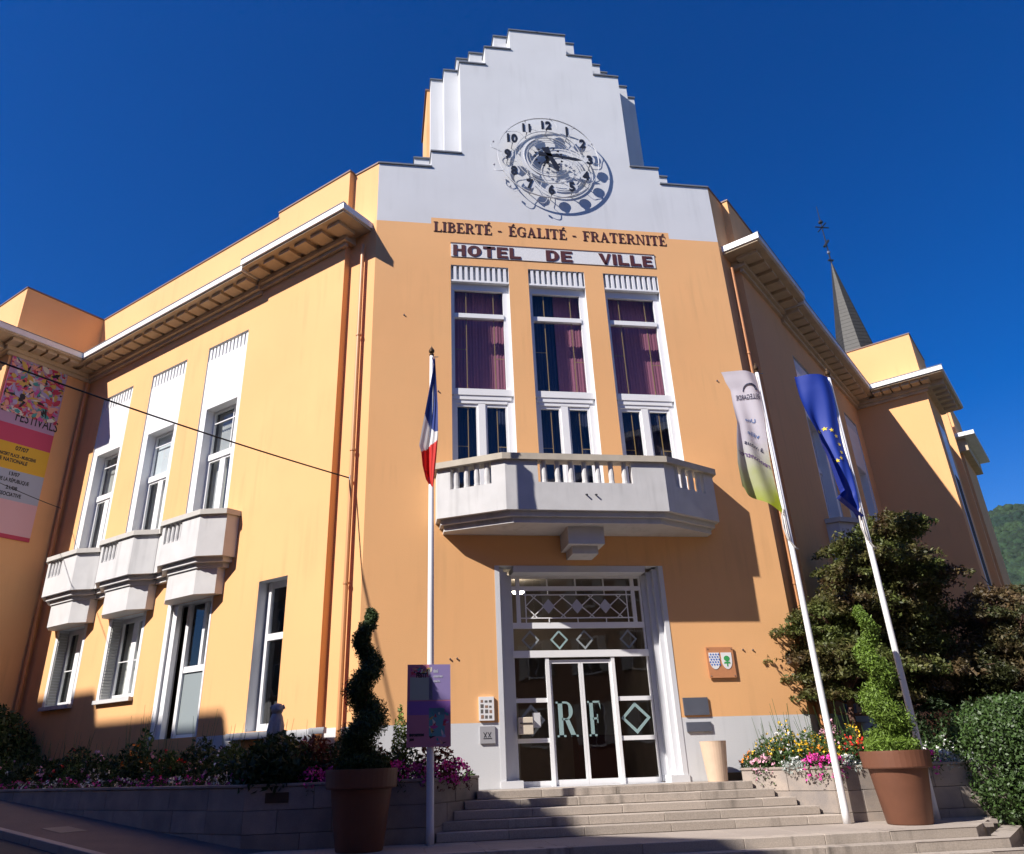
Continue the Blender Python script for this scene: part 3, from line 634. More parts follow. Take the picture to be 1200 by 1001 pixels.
mb = MB(); mb.box(FF,-2.6,2.6,-6.5,-6.6,0,5,LOBBY); mb.box(FF,-2.7,-2.6,-.63,-6.6,0,5,LOBBY); mb.box(FF,2.6,2.7,-.63,-6.6,0,5,LOBBY); mb.box(FF,-2.6,2.6,-.63,-6.5,4.8,4.9,LOBBY); mb.box(FF,-2.6,2.6,-.40,-6.5,-.1,-.002,LOBBY)
mb.box(FF,-1.3,-.5,-6.2,-6.49,.0,2.2,BLIND); mb.box(FF,.9,2.2,-5,-5.6,0,1.1,MAROON); mb.box(FF,-2.59,2.59,-4.2,-4.5,3.2,4.79,LOBBY)
mb.build('lobby', HALL)
lamp = MB(); lamp.lathe((-1.08,2.2,4.40),[(0,0),(.14,0),(.16,.04),(0,.06)],mat('lamp_glow',(.9,.85,.7),.5,emis=(1,.9,.7,30)),16); tag(lamp.build('ceiling_lamp'), 'round lit ceiling lamp seen through the glass above the entrance', 'lamp')
# ------------------------------------------------------------------ clock
CK = thing('wall_clock', 'large openwork wall clock with black numerals on white discs on the pale gable', 'clock', (0,0,16.83))
cx, cz, cd = 0.0, 16.83, .22
WIRE = mat('clock_white_wire', (.55,.56,.58), .5)
mb = MB(); mb.ring(FF,cx,cz,1.53,1.548,cd-.022,cd+.022,GABLE); mb.build('outer_ring', CK)
for r0,r1,h in ((1.00,1.012,.015),(.90,.908,.008),(.74,.752,.018),(.66,.666,.008),(.58,.585,.008)):
    mb = MB(); mb.ring(FF,cx,cz,r0,r1,cd-h,cd+h,WIRE); mb.build('inner_ring', CK)
mb = MB(); mb.ring(FF,cx-.05,cz-.02,.58,.80,cd-.02,cd-.015,GABLE,40,math.radians(115),math.radians(250)); mb.build('gear_plate', CK)
for k in range(12):
    a = PI/2-k*PI/6; n = k if k else 12; x, z = cx+1.25*math.cos(a), cz+1.25*math.sin(a)
    mb = MB(); v = [FF(x,cd+.012,z)]+[FF(x+.175*math.cos(t),cd+.012,z+.175*math.sin(t)) for t in [2*PI*j/24 for j in range(24)]]
    P = [(x+.175*math.cos(t), z+.175*math.sin(t)) for t in [2*PI*j/24 for j in range(24)]]; mb.prism(FF,P,cd+.012,cd,GABLE)
    mb.tube([FF(x,cd-.01,z-.19),FF(x,0,z-.19)],.014,METAL,6); mb.tube([FF(x,cd-.01,z-.19),FF(x,cd-.01,z-.16)],.02,METAL,6)
    dsc = mb.build('numeral_disc', CK)
    tv, tf, tw = text_polys(str(n), .45, .017, .84)
    mb = MB(); o = len(tv); k_ = 1
    mb.add([FF(x-tw/2+p[0], cd+.014, z-.165+p[1]) for p in tv]+[FF(x-tw/2+p[0], cd+.03, z-.165+p[1]) for p in tv], tf+[tuple(i+o for i in f) for f in tf], DARKM); mb.build('numeral', CK, norm=False)
def curl(x0,z0,x1,z1,b):
    pts = []
    for i in range(13):
        t = i/12; s = math.sin(t*PI)*b; dx, dz = x1-x0, z1-z0
        pts.append(FF(x0+dx*t-dz*s, cd+.02*math.sin(t*6), z0+dz*t+dx*s))
    return pts
for k in range(12):
    a = PI/2-(k+.5)*PI/6; r = 1.0; mb = MB()
    x0,z0 = cx+1.02*math.cos(a), cz+1.02*math.sin(a); q = 1.53 if k%3 else 1.55
    x1,z1 = cx+q*math.cos(a+.18), cz+q*math.sin(a+.18)
    mb.tube(curl(x0,z0,x1,z1,.22 if k%2 else -.22), .008, GABLE, 5)
    if k in (6,7,8,9): # curls reaching beyond the ring on the left with a ball
        x2,z2 = cx+1.72*math.cos(a), cz+1.72*math.sin(a); mb.tube(curl(x1,z1,x2,z2,.45), .010, WIRE, 5); mb.lathe(FF(x2,cd,z2-.03),[(0,0),(.03,.01),(.03,.05),(0,.06)],METAL,8)
    else: mb.lathe(FF(x1,cd,z1-.03),[(0,0),(.025,.01),(.025,.045),(0,.05)],METAL,8)
    mb.build('curl', CK)
mb = MB()
for k in range(16):
    a = k*PI/8; x,z = cx+.42*math.cos(a), cz+.36*math.sin(a)
    mb.prism(FF,[(x+.05*math.cos(a+j*2*PI/3+.3*k), z+.05*math.sin(a+j*2*PI/3+.3*k)) for j in range(3)],cd+.01,cd-.01,DARKM)
mb.ring(FF,cx,cz,.06,.12,cd-.02,cd+.06,DARKM,20); mb.tube([FF(cx,0,cz),FF(cx,cd+.08,cz)],.05,DARKM,10)
for k in range(5): a = .4+k*2*PI/5; mb.prism(FF,[(cx+.1*math.cos(a),cz+.1*math.sin(a)),(cx+.34*math.cos(a-.1),cz+.34*math.sin(a-.1)),(cx+.30*math.cos(a+.15),cz+.30*math.sin(a+.15))],cd+.02,cd,DARKM)
mb.build('movement', CK)
def hand(a, l, w, tail, name):
    c, s = math.cos(a), math.sin(a); f = lambda t,n: (cx+t*c-n*s, cz+t*s+n*c)
    mb = MB(); mb.prism(FF,[f(-tail,-w),f(-tail,w),f(l*.2,w*.55),f(l*.8,w*.8),f(l,0),f(l*.8,-w*.8),f(l*.2,-w*.55)],cd+.10,cd+.08,DARKM); mb.build(name, CK, norm=False)
hand(math.radians(-7), 1.0, .07, .32, 'minute_hand'); hand(math.radians(-67), .66, .11, .30, 'hour_hand')
# ------------------------------------------------------------------ wall fittings near the door
t = thing('plaque', 'square engraved copper plaque bearing two painted coats of arms right of the entrance', 'plaque', (3.08,0,2.05))
mb = MB(); mb.box(FF,2.78,3.42,.05,.025,2.06,2.72,WOODP)
for x in (2.82,3.38):
    for z in (2.1,2.68): mb.tube([FF(x,0,z),FF(x,.06,z)],.012,METAL,8)
mb.build('plate', t)
def shield(xc,zt,w,h): 
    P = [(xc-w,zt),(xc+w,zt),(xc+w,zt-h*.45)]; P += [(xc+w*math.cos(a),zt-h*.45-h*.55*math.sin(a)) for a in [i*PI/2/5 for i in range(1,6)]]; P += [(xc-w*math.sin(a),zt-h*.45-h*.55*math.cos(a)) for a in [i*PI/2/5 for i in range(1,6)]]; return P
BLU = mat('heraldic_blue',(.03,.13,.50),.5); WHI = mat('heraldic_white',(.8,.8,.8),.5); GRE = mat('heraldic_green',(.05,.35,.10),.5)
mb = MB(); mb.prism(FF,shield(2.95,2.60,.125,.36),.058,.052,WHI)
for i in range(4):
    for j in range(6):
        x, z = 2.95-.125+.0625*(i+.5)-.03*(j%2)+.015, 2.585-j*.055
        if z-.05 < 2.27: continue
        mb.prism(FF,[(x-.022,z-.025),(x,z),(x+.022,z-.025),(x,z-.05)],.062,.0585,BLU)
mb.build('blue_lozenge_shield', t)
mb = MB(); mb.prism(FF,shield(3.24,2.60,.125,.36),.058,.052,WHI)
mb.prism(FF,[(3.24+.07*math.cos(i*PI/6),2.47+.06*math.sin(i*PI/6)) for i in range(12)],.063,.0585,GRE); mb.prism(FF,[(3.225,2.30),(3.255,2.30),(3.25,2.44),(3.23,2.44)],.0625,.0585,GRE); mb.prism(FF,[(3.16,2.36),(3.32,2.36),(3.30,2.40),(3.18,2.40)],.0615,.0585,GRE)
mb.build('green_tree_shield', t)
for i,(z0,z1) in enumerate(((1.30,1.66),(.97,1.16))):
    mb = MB(); mb.box(FF,2.09+.01*i,2.66,.04,.003,z0,z1,mat('slate_plaque',(.10,.11,.14),.35,var=.1))
    tag(mb.build('plaque'), ('larger dark slate plaque right of the entrance on the orange wall' if i == 0 else 'smaller dark slate plaque just below the larger one on the grey base'), 'plaque')
t = thing('poster_case', 'small white framed notice with black printed figures left of the entrance', 'notice', (-2.28,0,1.3))
mb = MB(); mb.box(FF,-2.44,-2.12,.05,.003,1.30,1.77,FRAME); mb.build('frame', t)
mb = MB()
for i in range(3):
    for j in range(4):
        x, z = -2.41+i*.09, 1.34+j*.105
        mb.box(FF,x+.01*rng.random(),x+.05+.02*rng.random(),.053,.0505,z,z+.04+.04*rng.random(),mat('print_grey',(.12,.11,.10),.8) if (i+j)%3 else mat('print_brown',(.3,.18,.12),.8))
mb.build('print', t)
t = thing('door_plate', 'small square grey metal plate with engraved sign below the notice', 'plate', (-2.28,0,.85))
mb = MB(); mb.box(FF,-2.43,-2.11,.035,.003,.86,1.19,mat('brushed_plate',(.48,.48,.50),.4,metal=.3)); mb.build('plate', t)
mb = MB()
for x in (-2.32,-2.23): mb.prism(FF,[(x-.03,.98),(x+.03,1.08),(x+.04,1.07),(x-.02,.97)],.038,.0352,DARKM); mb.prism(FF,[(x+.03,.98),(x-.03,1.08),(x-.04,1.07),(x+.02,.97)],.039,.0362,DARKM)
mb.box(FF,-2.36,-2.18,.038,.0352,.945,.96,DARKM); mb.build('emblem', t)
t = thing('letterbox', 'cream letterbox fixed on the glass left of the sliding doors', 'letterbox', (-1.43,-.0,1.0))
mb = MB(); mb.box(FF,-1.55,-1.24,-.22,-.395,1.02,1.36,mat('cream_metal',(.66,.58,.46),.5)); mb.build('body', t, bevel=.008)
mb = MB(); mb.box(FF,-1.53,-1.26,-.205,-.219,1.23,1.25,DARKM); mb.tube([FF(-1.51,-.2,1.15),FF(-1.51,-.22,1.15)],.01,DARKM,6); mb.build('slot', t)
mb = MB(); mb.box(FF,-1.22,-1.05,-.36,-.395,1.15,1.45,mat('paper_white',(.55,.55,.56),.8)); tag(mb.build('notice'), 'sheet of paper taped inside the glass beside the letterbox', 'notice')
t = thing('planter_pot', 'tall tapering beige planter standing on the top step right of the entrance', 'planter', (2.42,-.55,0))
mb = MB(); mb.lathe((2.42,-.55,.003),[(0,0),(.20,0),(.27,.74),(.275,.76),(.25,.76),(.24,.70),(0,.70)],BEIGE,28); mb.build('body', t, smooth=False)
# ------------------------------------------------------------------ steps and landing
YS = [-.86,-1.19,-1.51,-1.83,-2.15]; h = .146
ST = thing('entrance_steps', 'broad granite steps of five treads rising to the entrance doors', 'steps', (0,-1.5,-.73))
XL = [-2.62,-2.90,-3.13,-3.36,-3.50]; XR = [3.02,3.30,3.57,3.84,4.11]
def stone(x0,x1,y0,y1,z0,z1,m,name,parent,bev=.008):
    mb = MB(); mb.box(W,x0,x1,y0,y1,z0,z1,m); return mb.build(name,parent,bevel=bev)
yb = [-.0,-.86,-1.19,-1.51,-1.83]
for k in range(5):
    x = XL[k]; 
    while x < XR[k]-.01:
        l = random.uniform(1.05,1.75); x1 = x+l
        if XR[k]-x1 < .7: x1 = XR[k]
        jz = random.uniform(-.003,.003)
        stone(x+.003,x1-.003,YS[k],yb[k]-.004 if k else -.02,-(k+1)*h+.002,-k*h+jz,STEPM,'step_stone',ST); x = x1
# landing slabs
LD = thing('landing', 'paved granite landing between the upper and lower flights of steps', 'landing', (0,-3,-1.2))
def ldR(y, ext=0): return 5.45+ext+(y+3.89+ext*.0)*.98
y = -2.15; rows = [-2.154,-2.72,-3.30,-3.60]
for a,b in zip(rows,rows[1:]):
    x = -6.7
    while x < 8:
        x1 = x+random.uniform(.8,1.2); xr = min(x1, ldR(a)-.35)
        if x >= ldR(a)-.5: break
        stone(x+.002,xr-.002,b+.002,a-.002,-.80,-.730+random.uniform(-.0015,.0015),SLAB,'paving_slab',LD,.003); x = x1
stone(4.2,7.55,-2.15,-1.95,-1.1,-.7315,SLAB,'paving_slab',LD,.003)
LS = thing('lower_steps', 'lower granite steps with a splayed right corner below the landing', 'steps', (0,-4.2,-1.2))
for k in range(3):
    zf = -.73-k*h; yf = -3.89-.32*k; yb_ = yf+.30; x = -7.0+1.0*k; xe = 5.45+.30*k
    while x < xe-.01:
        x1 = x+random.uniform(1.1,1.7)
        if xe-x1 < .7: x1 = xe
        if x1 == xe: # mitred corner
            mb = MB(); mb.plan([(x+.003,yf),(xe,yf),(xe+.14,yf+.30) if False else (xe+.295,yb_),(x+.003,yb_)],zf-h-.3,zf+random.uniform(-.002,.002),STEPM); mb.build('step_stone',LS,bevel=.008)
        else: stone(x+.003,x1-.003,yf,yb_,zf-h-.3,zf+random.uniform(-.002,.002),STEPM,'step_stone',LS)
        x = x1
    # splayed return
    o = Vector((xe+.005,yf+.004,0)); d = Vector((.70,.715,0)).normalized(); n = Vector((d.y,-d.x,0)); G = Fr(o,d,n)
    L = 2.9-.1*k; s = .0
    for i in range(2):
        mb = MB(); a = s+i*L/2; b = s+(i+1)*L/2; mb.plan([(a+(.42 if i == 0 else 0),-.30),(a,0),(b-.004,0),(b-.004,-.30)],zf-h-.3,zf+random.uniform(-.002,.002),STEPM,G); mb.build('step_stone',LS,bevel=.008)
mb = MB(); mb.plan([(-6.8,-2.0),(-6.8,-3.88),(5.4,-3.88),(7.3,-2.0)],-1.4,-.82,SOIL); mb.plan([(-2.5,-.1),(-3.4,-2.1),(4.0,-2.1),(3.0,-.1)],-1.4,-.75,SOIL); structure(mb.build('ground_fill'))
# ------------------------------------------------------------------ planters
def block_wall(name_parent, P, z0s, ztop, courses, thick=.22, ln=(.8,1.2), cope=.05):
    for p, q in zip(P,P[1:]):
        p, q = Vector((*p,0)), Vector((*q,0)); d = (q-p).normalized(); G = Fr(p,d,Vector((d.y,-d.x,0))); L = (q-p).length
        zt = ztop-cope; hh = courses
        z = zt; r = 0
        while z > z0s:
            zb = z-hh; x = 0 if r%2 == 0 else -.4
            while x < L-.01:
                x1 = x+random.uniform(*ln)
                if L-x1 < .35: x1 = L
                a, b = max(x,0), min(x1,L)
                mb = MB(); jit = random.uniform(-.003,.003); mb.box(G,a+.003,b-.003,jit,-thick,zb+.004,z-.003,GRANITE); mb.build('granite_block',name_parent,bevel=.006); x = x1
            z = zb; r += 1
        x = 0
        while x < L-.01:
            x1 = x+random.uniform(.9,1.3)
            if L-x1 < .4: x1 = L
            mb = MB(); mb.box(G,x+.002,x1-.002,.02,-thick-.02,zt+.001,ztop,GRANITE); mb.build('coping_stone',name_parent,bevel=.008); x = x1
PRt = thing('stone_planter', 'sunlit granite planter wall full of bright flowers right of the steps', 'planter', (5,-1.5,-.73))
RP = [(2.93,-.60),(4.12,-2.02),(7.75,-2.02)]
block_wall(PRt, RP, -.74, .235, .38)
mb = MB(); mb.plan([(2.75,-.02),(3.05,-.62),(4.22,-1.85),(9.5,-1.85),(11.5,5.2),(6,.0)],-.9,.15,SOIL); mb.build('soil',PRt)
PLt = thing('stone_planter', 'long shaded granite planter wall stepping along the sloping pavement on the left', 'planter', (-6,-1.5,-.73))
P0 = Vector((-6.8,-1.95,0)); e1 = P0+dL*11.5
LP = [(e1.x,e1.y),(P0.x,P0.y),(-3.55,-2.10),(-2.55,-.60)]
block_wall(PLt, LP, -.78, .28, .36)
mb = MB(); e2 = FL(12,0.2,0); mb.plan([(e1.x+.1,e1.y+.15),(-6.7,-1.8),(-3.65,-1.95),(-2.75,-.5),(-2.7,-.03),(-4.9,-.03),(-5.7,.5),(e2.x,e2.y)],-.9,.16,SOIL); mb.build('soil',PLt)
mb = MB(); mb.box(Fr(P0,(-3.55+6.8,-.15,0),(-.046,-1,0)),.35,.75,.016,.004,-.02,.14,mat('bronze_plate',(.06,.035,.02),.5)); tag(mb.build('plaque'),'small dark bronze plate on the shaded planter wall beside the left pot','plaque')
# ------------------------------------------------------------------ ground
def gz(t): 
    z = -.69+.0885*t
    if t < -5.4: z = -1.168
    return z
def ground(name, w0, w1, t0, t1, dz, m, nt_=60, nw=2):
    G = Fr(P0,dL,nL); mb = MB(); ts = np.linspace(t0,t1,nt_); wsx = np.linspace(w0,w1,nw); v = [G(t,w,gz(t)+dz) for t in ts for w in wsx]
    f = [(i*nw+j,i*nw+j+1,(i+1)*nw+j+1,(i+1)*nw+j) for i in range(nt_-1) for j in range(nw-1)]; mb.add(v,f,m); return structure(mb.build(name,norm=False))
G0 = Fr(P0,dL,nL)
ground('pavement',-26,2.0,-45,45,0,PAVE,120); ground('road',2.0,15.9,-60,60,-.12,ASPH,140); ground('pavement',15.9,45,-60,60,0,PAVE,140)
mb = MB(); s = 3000; mb.add([(-s,-s,-1.9),(s,-s,-1.9),(s,s,-1.9),(-s,s,-1.9)],[(0,1,2,3)],mat('far_ground',(.06,.08,.04),.95,col2=(.10,.10,.08),mixscale=.02)); structure(mb.build('ground',norm=False))
kb = MB(); 
K = thing('kerb','grey granite kerb along the shaded pavement on the left','kerb',(0,0,0)); del K['category']; del K['label']; K['kind'] = 'structure'
for i in range(44):
    t0 = -14+i*1.0; mb = MB(); mb.hexa([G0(t0+.004,1.86,gz(t0)-.2),G0(t0+.996,1.86,gz(t0+1)-.2),G0(t0+.996,2.02,gz(t0+1)-.2),G0(t0+.004,2.02,gz(t0)-.2),G0(t0+.004,1.86,gz(t0)+.006),G0(t0+.996,1.86,gz(t0+1)+.006),G0(t0+.996,2.02,gz(t0+1)+.006),G0(t0+.004,2.02,gz(t0)+.006)],KERB); mb.build('kerb_stone',K,bevel=.01)
mb = MB(); mb.hexa([G0(3.2,.9,gz(3.2)+.003),G0(3.9,.9,gz(3.9)+.003),G0(3.9,1.4,gz(3.9)+.003),G0(3.2,1.4,gz(3.2)+.003),G0(3.2,.9,gz(3.2)+.007),G0(3.9,.9,gz(3.9)+.007),G0(3.9,1.4,gz(3.9)+.007),G0(3.2,1.4,gz(3.2)+.007)],mat('worn_cover',(.19,.17,.15),.8,var=.1)); tag(mb.build('access_cover'),'pale worn access cover set in the pavement','cover')
# ------------------------------------------------------------------ flagpoles and flags
def flagpole(x,y,top,label,rope=False,z0=-.73):
    t = thing('flagpole',label,'flagpole',(x,y,z0),'white flagpoles on the landing')
    mb = MB(); mb.tube([(x,y,z0),(x,y,z0+.25),(x,y,z0+4),(x,y,top)],[.075,.068,.06,.042],POLE,16); mb.build('pole',t,smooth=True)
    mb = MB(); mb.lathe((x,y,top),[(0,0),(.05,0),(.055,.03),(.03,.05),(.06,.09),(.065,.13),(.04,.18),(.012,.22),(0,.27)],BRONZE,14); mb.tube([(x,y,top-.03),(x+.15,y,top-.02)],.01,METAL,6); mb.build('finial',t)
    if rope:
        mb = MB(); zb = rope; pts = [(x-.05,y-.06,zb+.45),(x-.13,y-.08,zb+.25),(x-.15,y-.09,zb+.0),(x-.10,y-.10,zb-.25),(x+.03,y-.09,zb-.42),(x+.10,y-.05,zb-.45)]; mb.tube(pts,.018,mat('rope',(.55,.52,.48),.9),6)
        mb.tube([(x-.05,y-.06,zb+.4),(x-.04,y-.07,zb-.3)],.012,mat('rope',(.55,.52,.48),.9),6); mb.tube([(x-.055,y-.05,top-.1),(x-.045,y-.07,zb+.3)],.006,MATS['rope'],5); mb.build('rope',t)
    return t
flagpole(-3.62,-2.34,8.72,'white flagpole left of the steps flying the tricolour flag')
flagpole(4.10,-2.24,8.68,'white flagpole right of the steps carrying the white and green banner',4.86)
flagpole(5.85,-2.34,8.56,'white flagpole behind the right pot carrying the blue starred flag',4.86)
def flag_obj(S, ns, nv, matf, name, label, th=.004):
    mb = MB(); v = [S(i/ns,j/nv) for j in range(nv+1) for i in range(ns+1)]
    mats = {}
    for j in range(nv):
        for i in range(ns): mats.setdefault(matf((i+.5)/ns,(j+.5)/nv),[]).append((j*(ns+1)+i,j*(ns+1)+i+1,(j+1)*(ns+1)+i+1,(j+1)*(ns+1)+i))
    base = len(mb.v); mb.v += [tuple(x) for x in v]
    for m,fs in mats.items():
        k = mb.mi(m)
        for f in fs: mb.f.append(f); mb.m.append(k)
    o = mb.build(name,smooth=True,norm=False); tag(o,label,'flag'); return o
FB_ = mat('flag_blue',(.020,.045,.22),.75,trans=.2); FW_ = mat('flag_white',(.75,.75,.76),.75,trans=.3); FR_ = mat('flag_red',(.62,.025,.02),.75,trans=.25)
def lerp(tab,v):
    for (a,x),(b,y) in zip(tab,tab[1:]):
        if v <= b: return x+(y-x)*(v-a)/(b-a)
    return tab[-1][1]
def tri(s,v):
    k = v
    b1 = .47+.13*min(1,s*1.3)-.0*s; b2 = .76-.09*s
    return FB_ if k < b1 else FW_ if k < b2 else FR_
L1_ = [(0,-.01),(.06,.03),(.42,-.14),(.71,-.275),(.76,-.23),(.86,-.20),(.96,-.13),(1,-.06)]; R1_ = [(0,.06),(.1,.075),(.40,.115),(.64,.12),(.80,.085),(1,.03)]
def S1(s,v):
    l, r = lerp(L1_,v), lerp(R1_,v); x = l+(r-l)*s
    return (-3.62+.01+x, -2.34-.085-.10*math.sin(s*7.5+v*2.2)*(.35+.65*v)-.03*math.sin(s*17+v*5), 8.62-2.97*v+.05*math.sin(s*6)*(v > .9))
flag_obj(S1,44,110,tri,'french_flag','blue white and red flag hanging limp from the left flagpole')
LT2 = [(0,-.80),(.12,-.62),(.42,-.66),(.62,-.82),(.80,-.92),(.90,-.93),(1,-.93)]
def S2(s,v):
    z = 8.98-v*(3.62-.62*s**.8*(1 if v > .5 else v*2))
    off = lerp(LT2,v)*(1.0)
    x = 4.47-.07+off*s
    if v < .05: z += .07*s
    y = -2.24-.10*math.sin(s*PI*1.6+v*3)*s-.06*math.sin(v*7+s*4)-.09*math.sin(s*9+v*5)*s*(.4+v)
    return (4.10+(x-4.47)*.961,y,.49+(z-.49)*.961)
bm_ = bpy.data.materials.new('town_banner_cloth'); bm_.use_nodes = True; MATS['town_banner_cloth'] = bm_
_t = bm_.node_tree; _g = _t.nodes.new('ShaderNodeNewGeometry'); _s = _t.nodes.new('ShaderNodeSeparateXYZ'); _t.links.new(_g.outputs['Position'],_s.inputs[0])
_n = _t.nodes.new('ShaderNodeTexNoise'); _n.inputs['Scale'].default_value = 2.5; _t.links.new(_g.outputs['Position'],_n.inputs['Vector'])
_a = _t.nodes.new('ShaderNodeMath'); _a.operation = 'MULTIPLY_ADD'; _t.links.new(_n.outputs[0],_a.inputs[0]); _a.inputs[1].default_value = .9; _t.links.new(_s.outputs['Z'],_a.inputs[2])
_r = _t.nodes.new('ShaderNodeMapRange'); _r.inputs[1].default_value = 5.9; _r.inputs[2].default_value = 8.0; _t.links.new(_a.outputs[0],_r.inputs[0])
_c = _t.nodes.new('ShaderNodeValToRGB'); _c.color_ramp.elements[0].color = (.42,.50,.02,1); _c.color_ramp.elements[1].color = (.70,.68,.76,1); _c.color_ramp.elements[1].position = .72; _t.links.new(_r.outputs[0],_c.inputs[0])
_b = _t.nodes['Principled BSDF']; _b.inputs['Roughness'].default_value = .7; _t.links.new(_c.outputs[0],_b.inputs['Base Color'])
_tr = _t.nodes.new('ShaderNodeBsdfTranslucent'); _t.links.new(_c.outputs[0],_tr.inputs[0]); _ms = _t.nodes.new('ShaderNodeMixShader'); _ms.inputs[0].default_value = .35; _t.links.new(_b.outputs[0],_ms.inputs[1]); _t.links.new(_tr.outputs[0],_ms.inputs[2]); _t.links.new(_ms.outputs[0],_t.nodes['Material Output'].inputs[0])
fl2 = flag_obj(S2,24,60,lambda s,v: bm_,'town_banner_flag','tall white to green town banner with mirrored lettering on the middle flagpole')
def on_flag(S, items, parent, name):
    for (s0,v0,size,txt,m,asp) in items:
        tv,tf,tw = text_polys(txt,1.,.01); mb = MB()
        pts = []
        for a,b in tv:
            p = S(s0+a*size*asp, v0-b*size); pts.append((p[0],p[1]-.012,p[2]))
        mb.add(pts,tf,m); mb.build(name,parent,norm=False)
INK = mat('ink_blue',(.06,.14,.36),.7); INKD = mat('ink_dark',(.03,.035,.08),.7); INKP = mat('ink_purple',(.12,.05,.20),.7)
on_flag(S2,[(.04,.205,.055,'BELLEGARDE',INKD,2.6),(.30,.385,.045,'Une',INK,5.0),(.22,.505,.055,'ville',INK,4.8),(.16,.60,.05,'à vous',INKD,4.6),(.05,.70,.055,'rencontrer',INKP,3.6)],fl2,'lettering')
mb = MB()
for a0 in (0,.35):
    pts = [S2(.35+.25*math.cos(a)*(1-a0*.4)+.1*a0, .14-.05*math.sin(a)*(1-a0*.3)) for a in [i*PI/10 for i in range(11)]]; mb.tube([(p[0],p[1]-.015,p[2]) for p in pts],.012,INKD,5)
mb.build('emblem',fl2)
LT3 = [(0,-.80),(.22,-.74),(.5,-.70),(.58,-.60),(.76,-.45),(.84,-.38),(.86,-.58),(1,-.03)]
def S3(s,v):
    z = 9.15-v*3.72+(.06*s if v < .1 else 0)
    off = lerp(LT3,v)
    x = 6.68-.07+off*s
    y = -2.34-.06-.16*math.sin(s*PI*1.7+v*2.6)*s-.09*math.sin(s*11-v*5)*s*(.4+v)-.05*math.sin(v*10+s*3)
    return (5.85+(x-6.68)*.931,y,.49+(z-.49)*.931)
EUB = mat('flag_euro_blue',(.012,.045,.36),.6,trans=.25)
fl3 = flag_obj(S3,24,60,lambda s,v: EUB,'european_flag','blue flag with a ring of yellow stars folded on the right flagpole')
STAR = mat('star_yellow',(.80,.60,.05),.7)
for k in range(12):
    a = k*PI/6; s0, v0 = .50+.34*math.cos(a), .50+.118*math.sin(a); mb = MB(); P = []
    for j in range(10):
        r = 1 if j%2 == 0 else .42; b = PI/2+j*PI/5; p = S3(s0+r*.085*math.cos(b), v0-r*.0165*math.sin(b)); P.append((p[0],p[1]-.014,p[2]))
    c = S3(s0,v0); P.append((c[0],c[1]-.014,c[2])); mb.add(P,[(j,(j+1)%10,10) for j in range(10)],STAR); mb.build('star',fl3,norm=False)
# ------------------------------------------------------------------ printed boards
def board(F, u0,u1,z0,z1, th, name, label, cat, seed, bands, texts):
    r = random.Random(seed); t = thing(name,label,cat,tuple(F((u0+u1)/2,0,z0)))
    mb = MB(); mb.box(F,u0,u1,th,0,z0,z1,bands[0][4]); mb.build('panel',t)
    Wd, Ht = u1-u0, z1-z0
    mb = MB()
    for (a,b,c,d,m) in bands[1:]: mb.add([F(u0+a*Wd,th+.0015,z0+c*Ht),F(u0+b*Wd,th+.0015,z0+c*Ht),F(u0+b*Wd,th+.0015,z0+d*Ht),F(u0+a*Wd,th+.0015,z0+d*Ht)],[(0,1,2,3)],m)
    mb.build('print',t,norm=False)
    for (a,b,size,txt,m,sq) in texts:
        tv,tf,tw = text_polys(txt,size,.006,sq); mb = MB(); mb.add([F(u0+a*Wd+p[0],th+.005,z0+b*Ht+p[1]) for p in tv],tf,m); mb.build('lettering',t,norm=False)
    return t
def C(n,c): return mat('print_'+n,c,.6)
ink = C('black',(.015,.015,.02))
FLBm = Fr(FLB(0,0,0), -nL, -dL)       # u increases to the right as seen
bt = board(FLBm,-2.72,-.85,7.38,13.55,.05,'festival_banner','tall shaded festival banner hanging on the far left wall above the street','banner',3,
  [(0,0,0,0,C('crimson',(.48,.03,.08))),(.0,1,.60,1,C('mauve',(.45,.28,.42))),(.0,1,.50,.60,C('rose',(.55,.05,.12))),(.0,1,.355,.50,C('yellow',(.72,.42,.02))),(.0,1,.195,.355,C('greyblue',(.38,.42,.50))),(.0,1,.02,.195,C('pink',(.68,.40,.42)))],
  [(.30,.625,.50,'FESTIVALS',ink,.62),(.42,.465,.20,'07/07',ink,.9),(.12,.425,.15,'CONCERT PLACE - MUSICIENS',ink,.62),(.1,.395,.17,'FÊTE NATIONALE',ink,.8),(.42,.325,.17,'13/07',ink,.9),(.08,.29,.17,'PLACE DE LA RÉPUBLIQUE',ink,.65),(.42,.25,.17,'21/08',ink,.9),(.08,.215,.17,'LA VIE ASSOCIATIVE',ink,.75)])
r = random.Random(5); pal = [C('coral',(.60,.07,.08)),C('crimson',(.48,.03,.08)),C('teal',(.06,.32,.30)),C('cream',(.70,.65,.55)),ink,C('magenta',(.55,.08,.30)),C('ochre',(.60,.40,.08)),C('lilac',(.42,.36,.58)),C('salmon',(.75,.35,.25))]
def blobs(F,u0,u1,z0,z1,d,n,par,rs,seed):
    r = random.Random(seed); mb = MB()
    for i in range(n):
        x, z = r.uniform(u0,u1), r.uniform(z0,z1); a = r.uniform(0,PI); k = r.choice([3,4,5,7]); L, H = r.uniform(*rs), r.uniform(*rs)*.45; P = []
        for j in range(k):
            t = 2*PI*j/k; q = r.uniform(.6,1.1); ex, ez = L*q*math.cos(t), H*q*math.sin(t); P.append((min(max(x+ex*math.cos(a)-ez*math.sin(a),u0),u1), min(max(z+ex*math.sin(a)+ez*math.cos(a),z0),z1)))
        mb.add([F(p[0],d+i*.00004,p[1]) for p in P],[tuple(range(k))],r.choice(pal))
    mb.build('artwork',par,norm=False)
blobs(FLBm,-2.70,-.87,11.45,13.53,.0525,420,bt,(.07,.26),11)
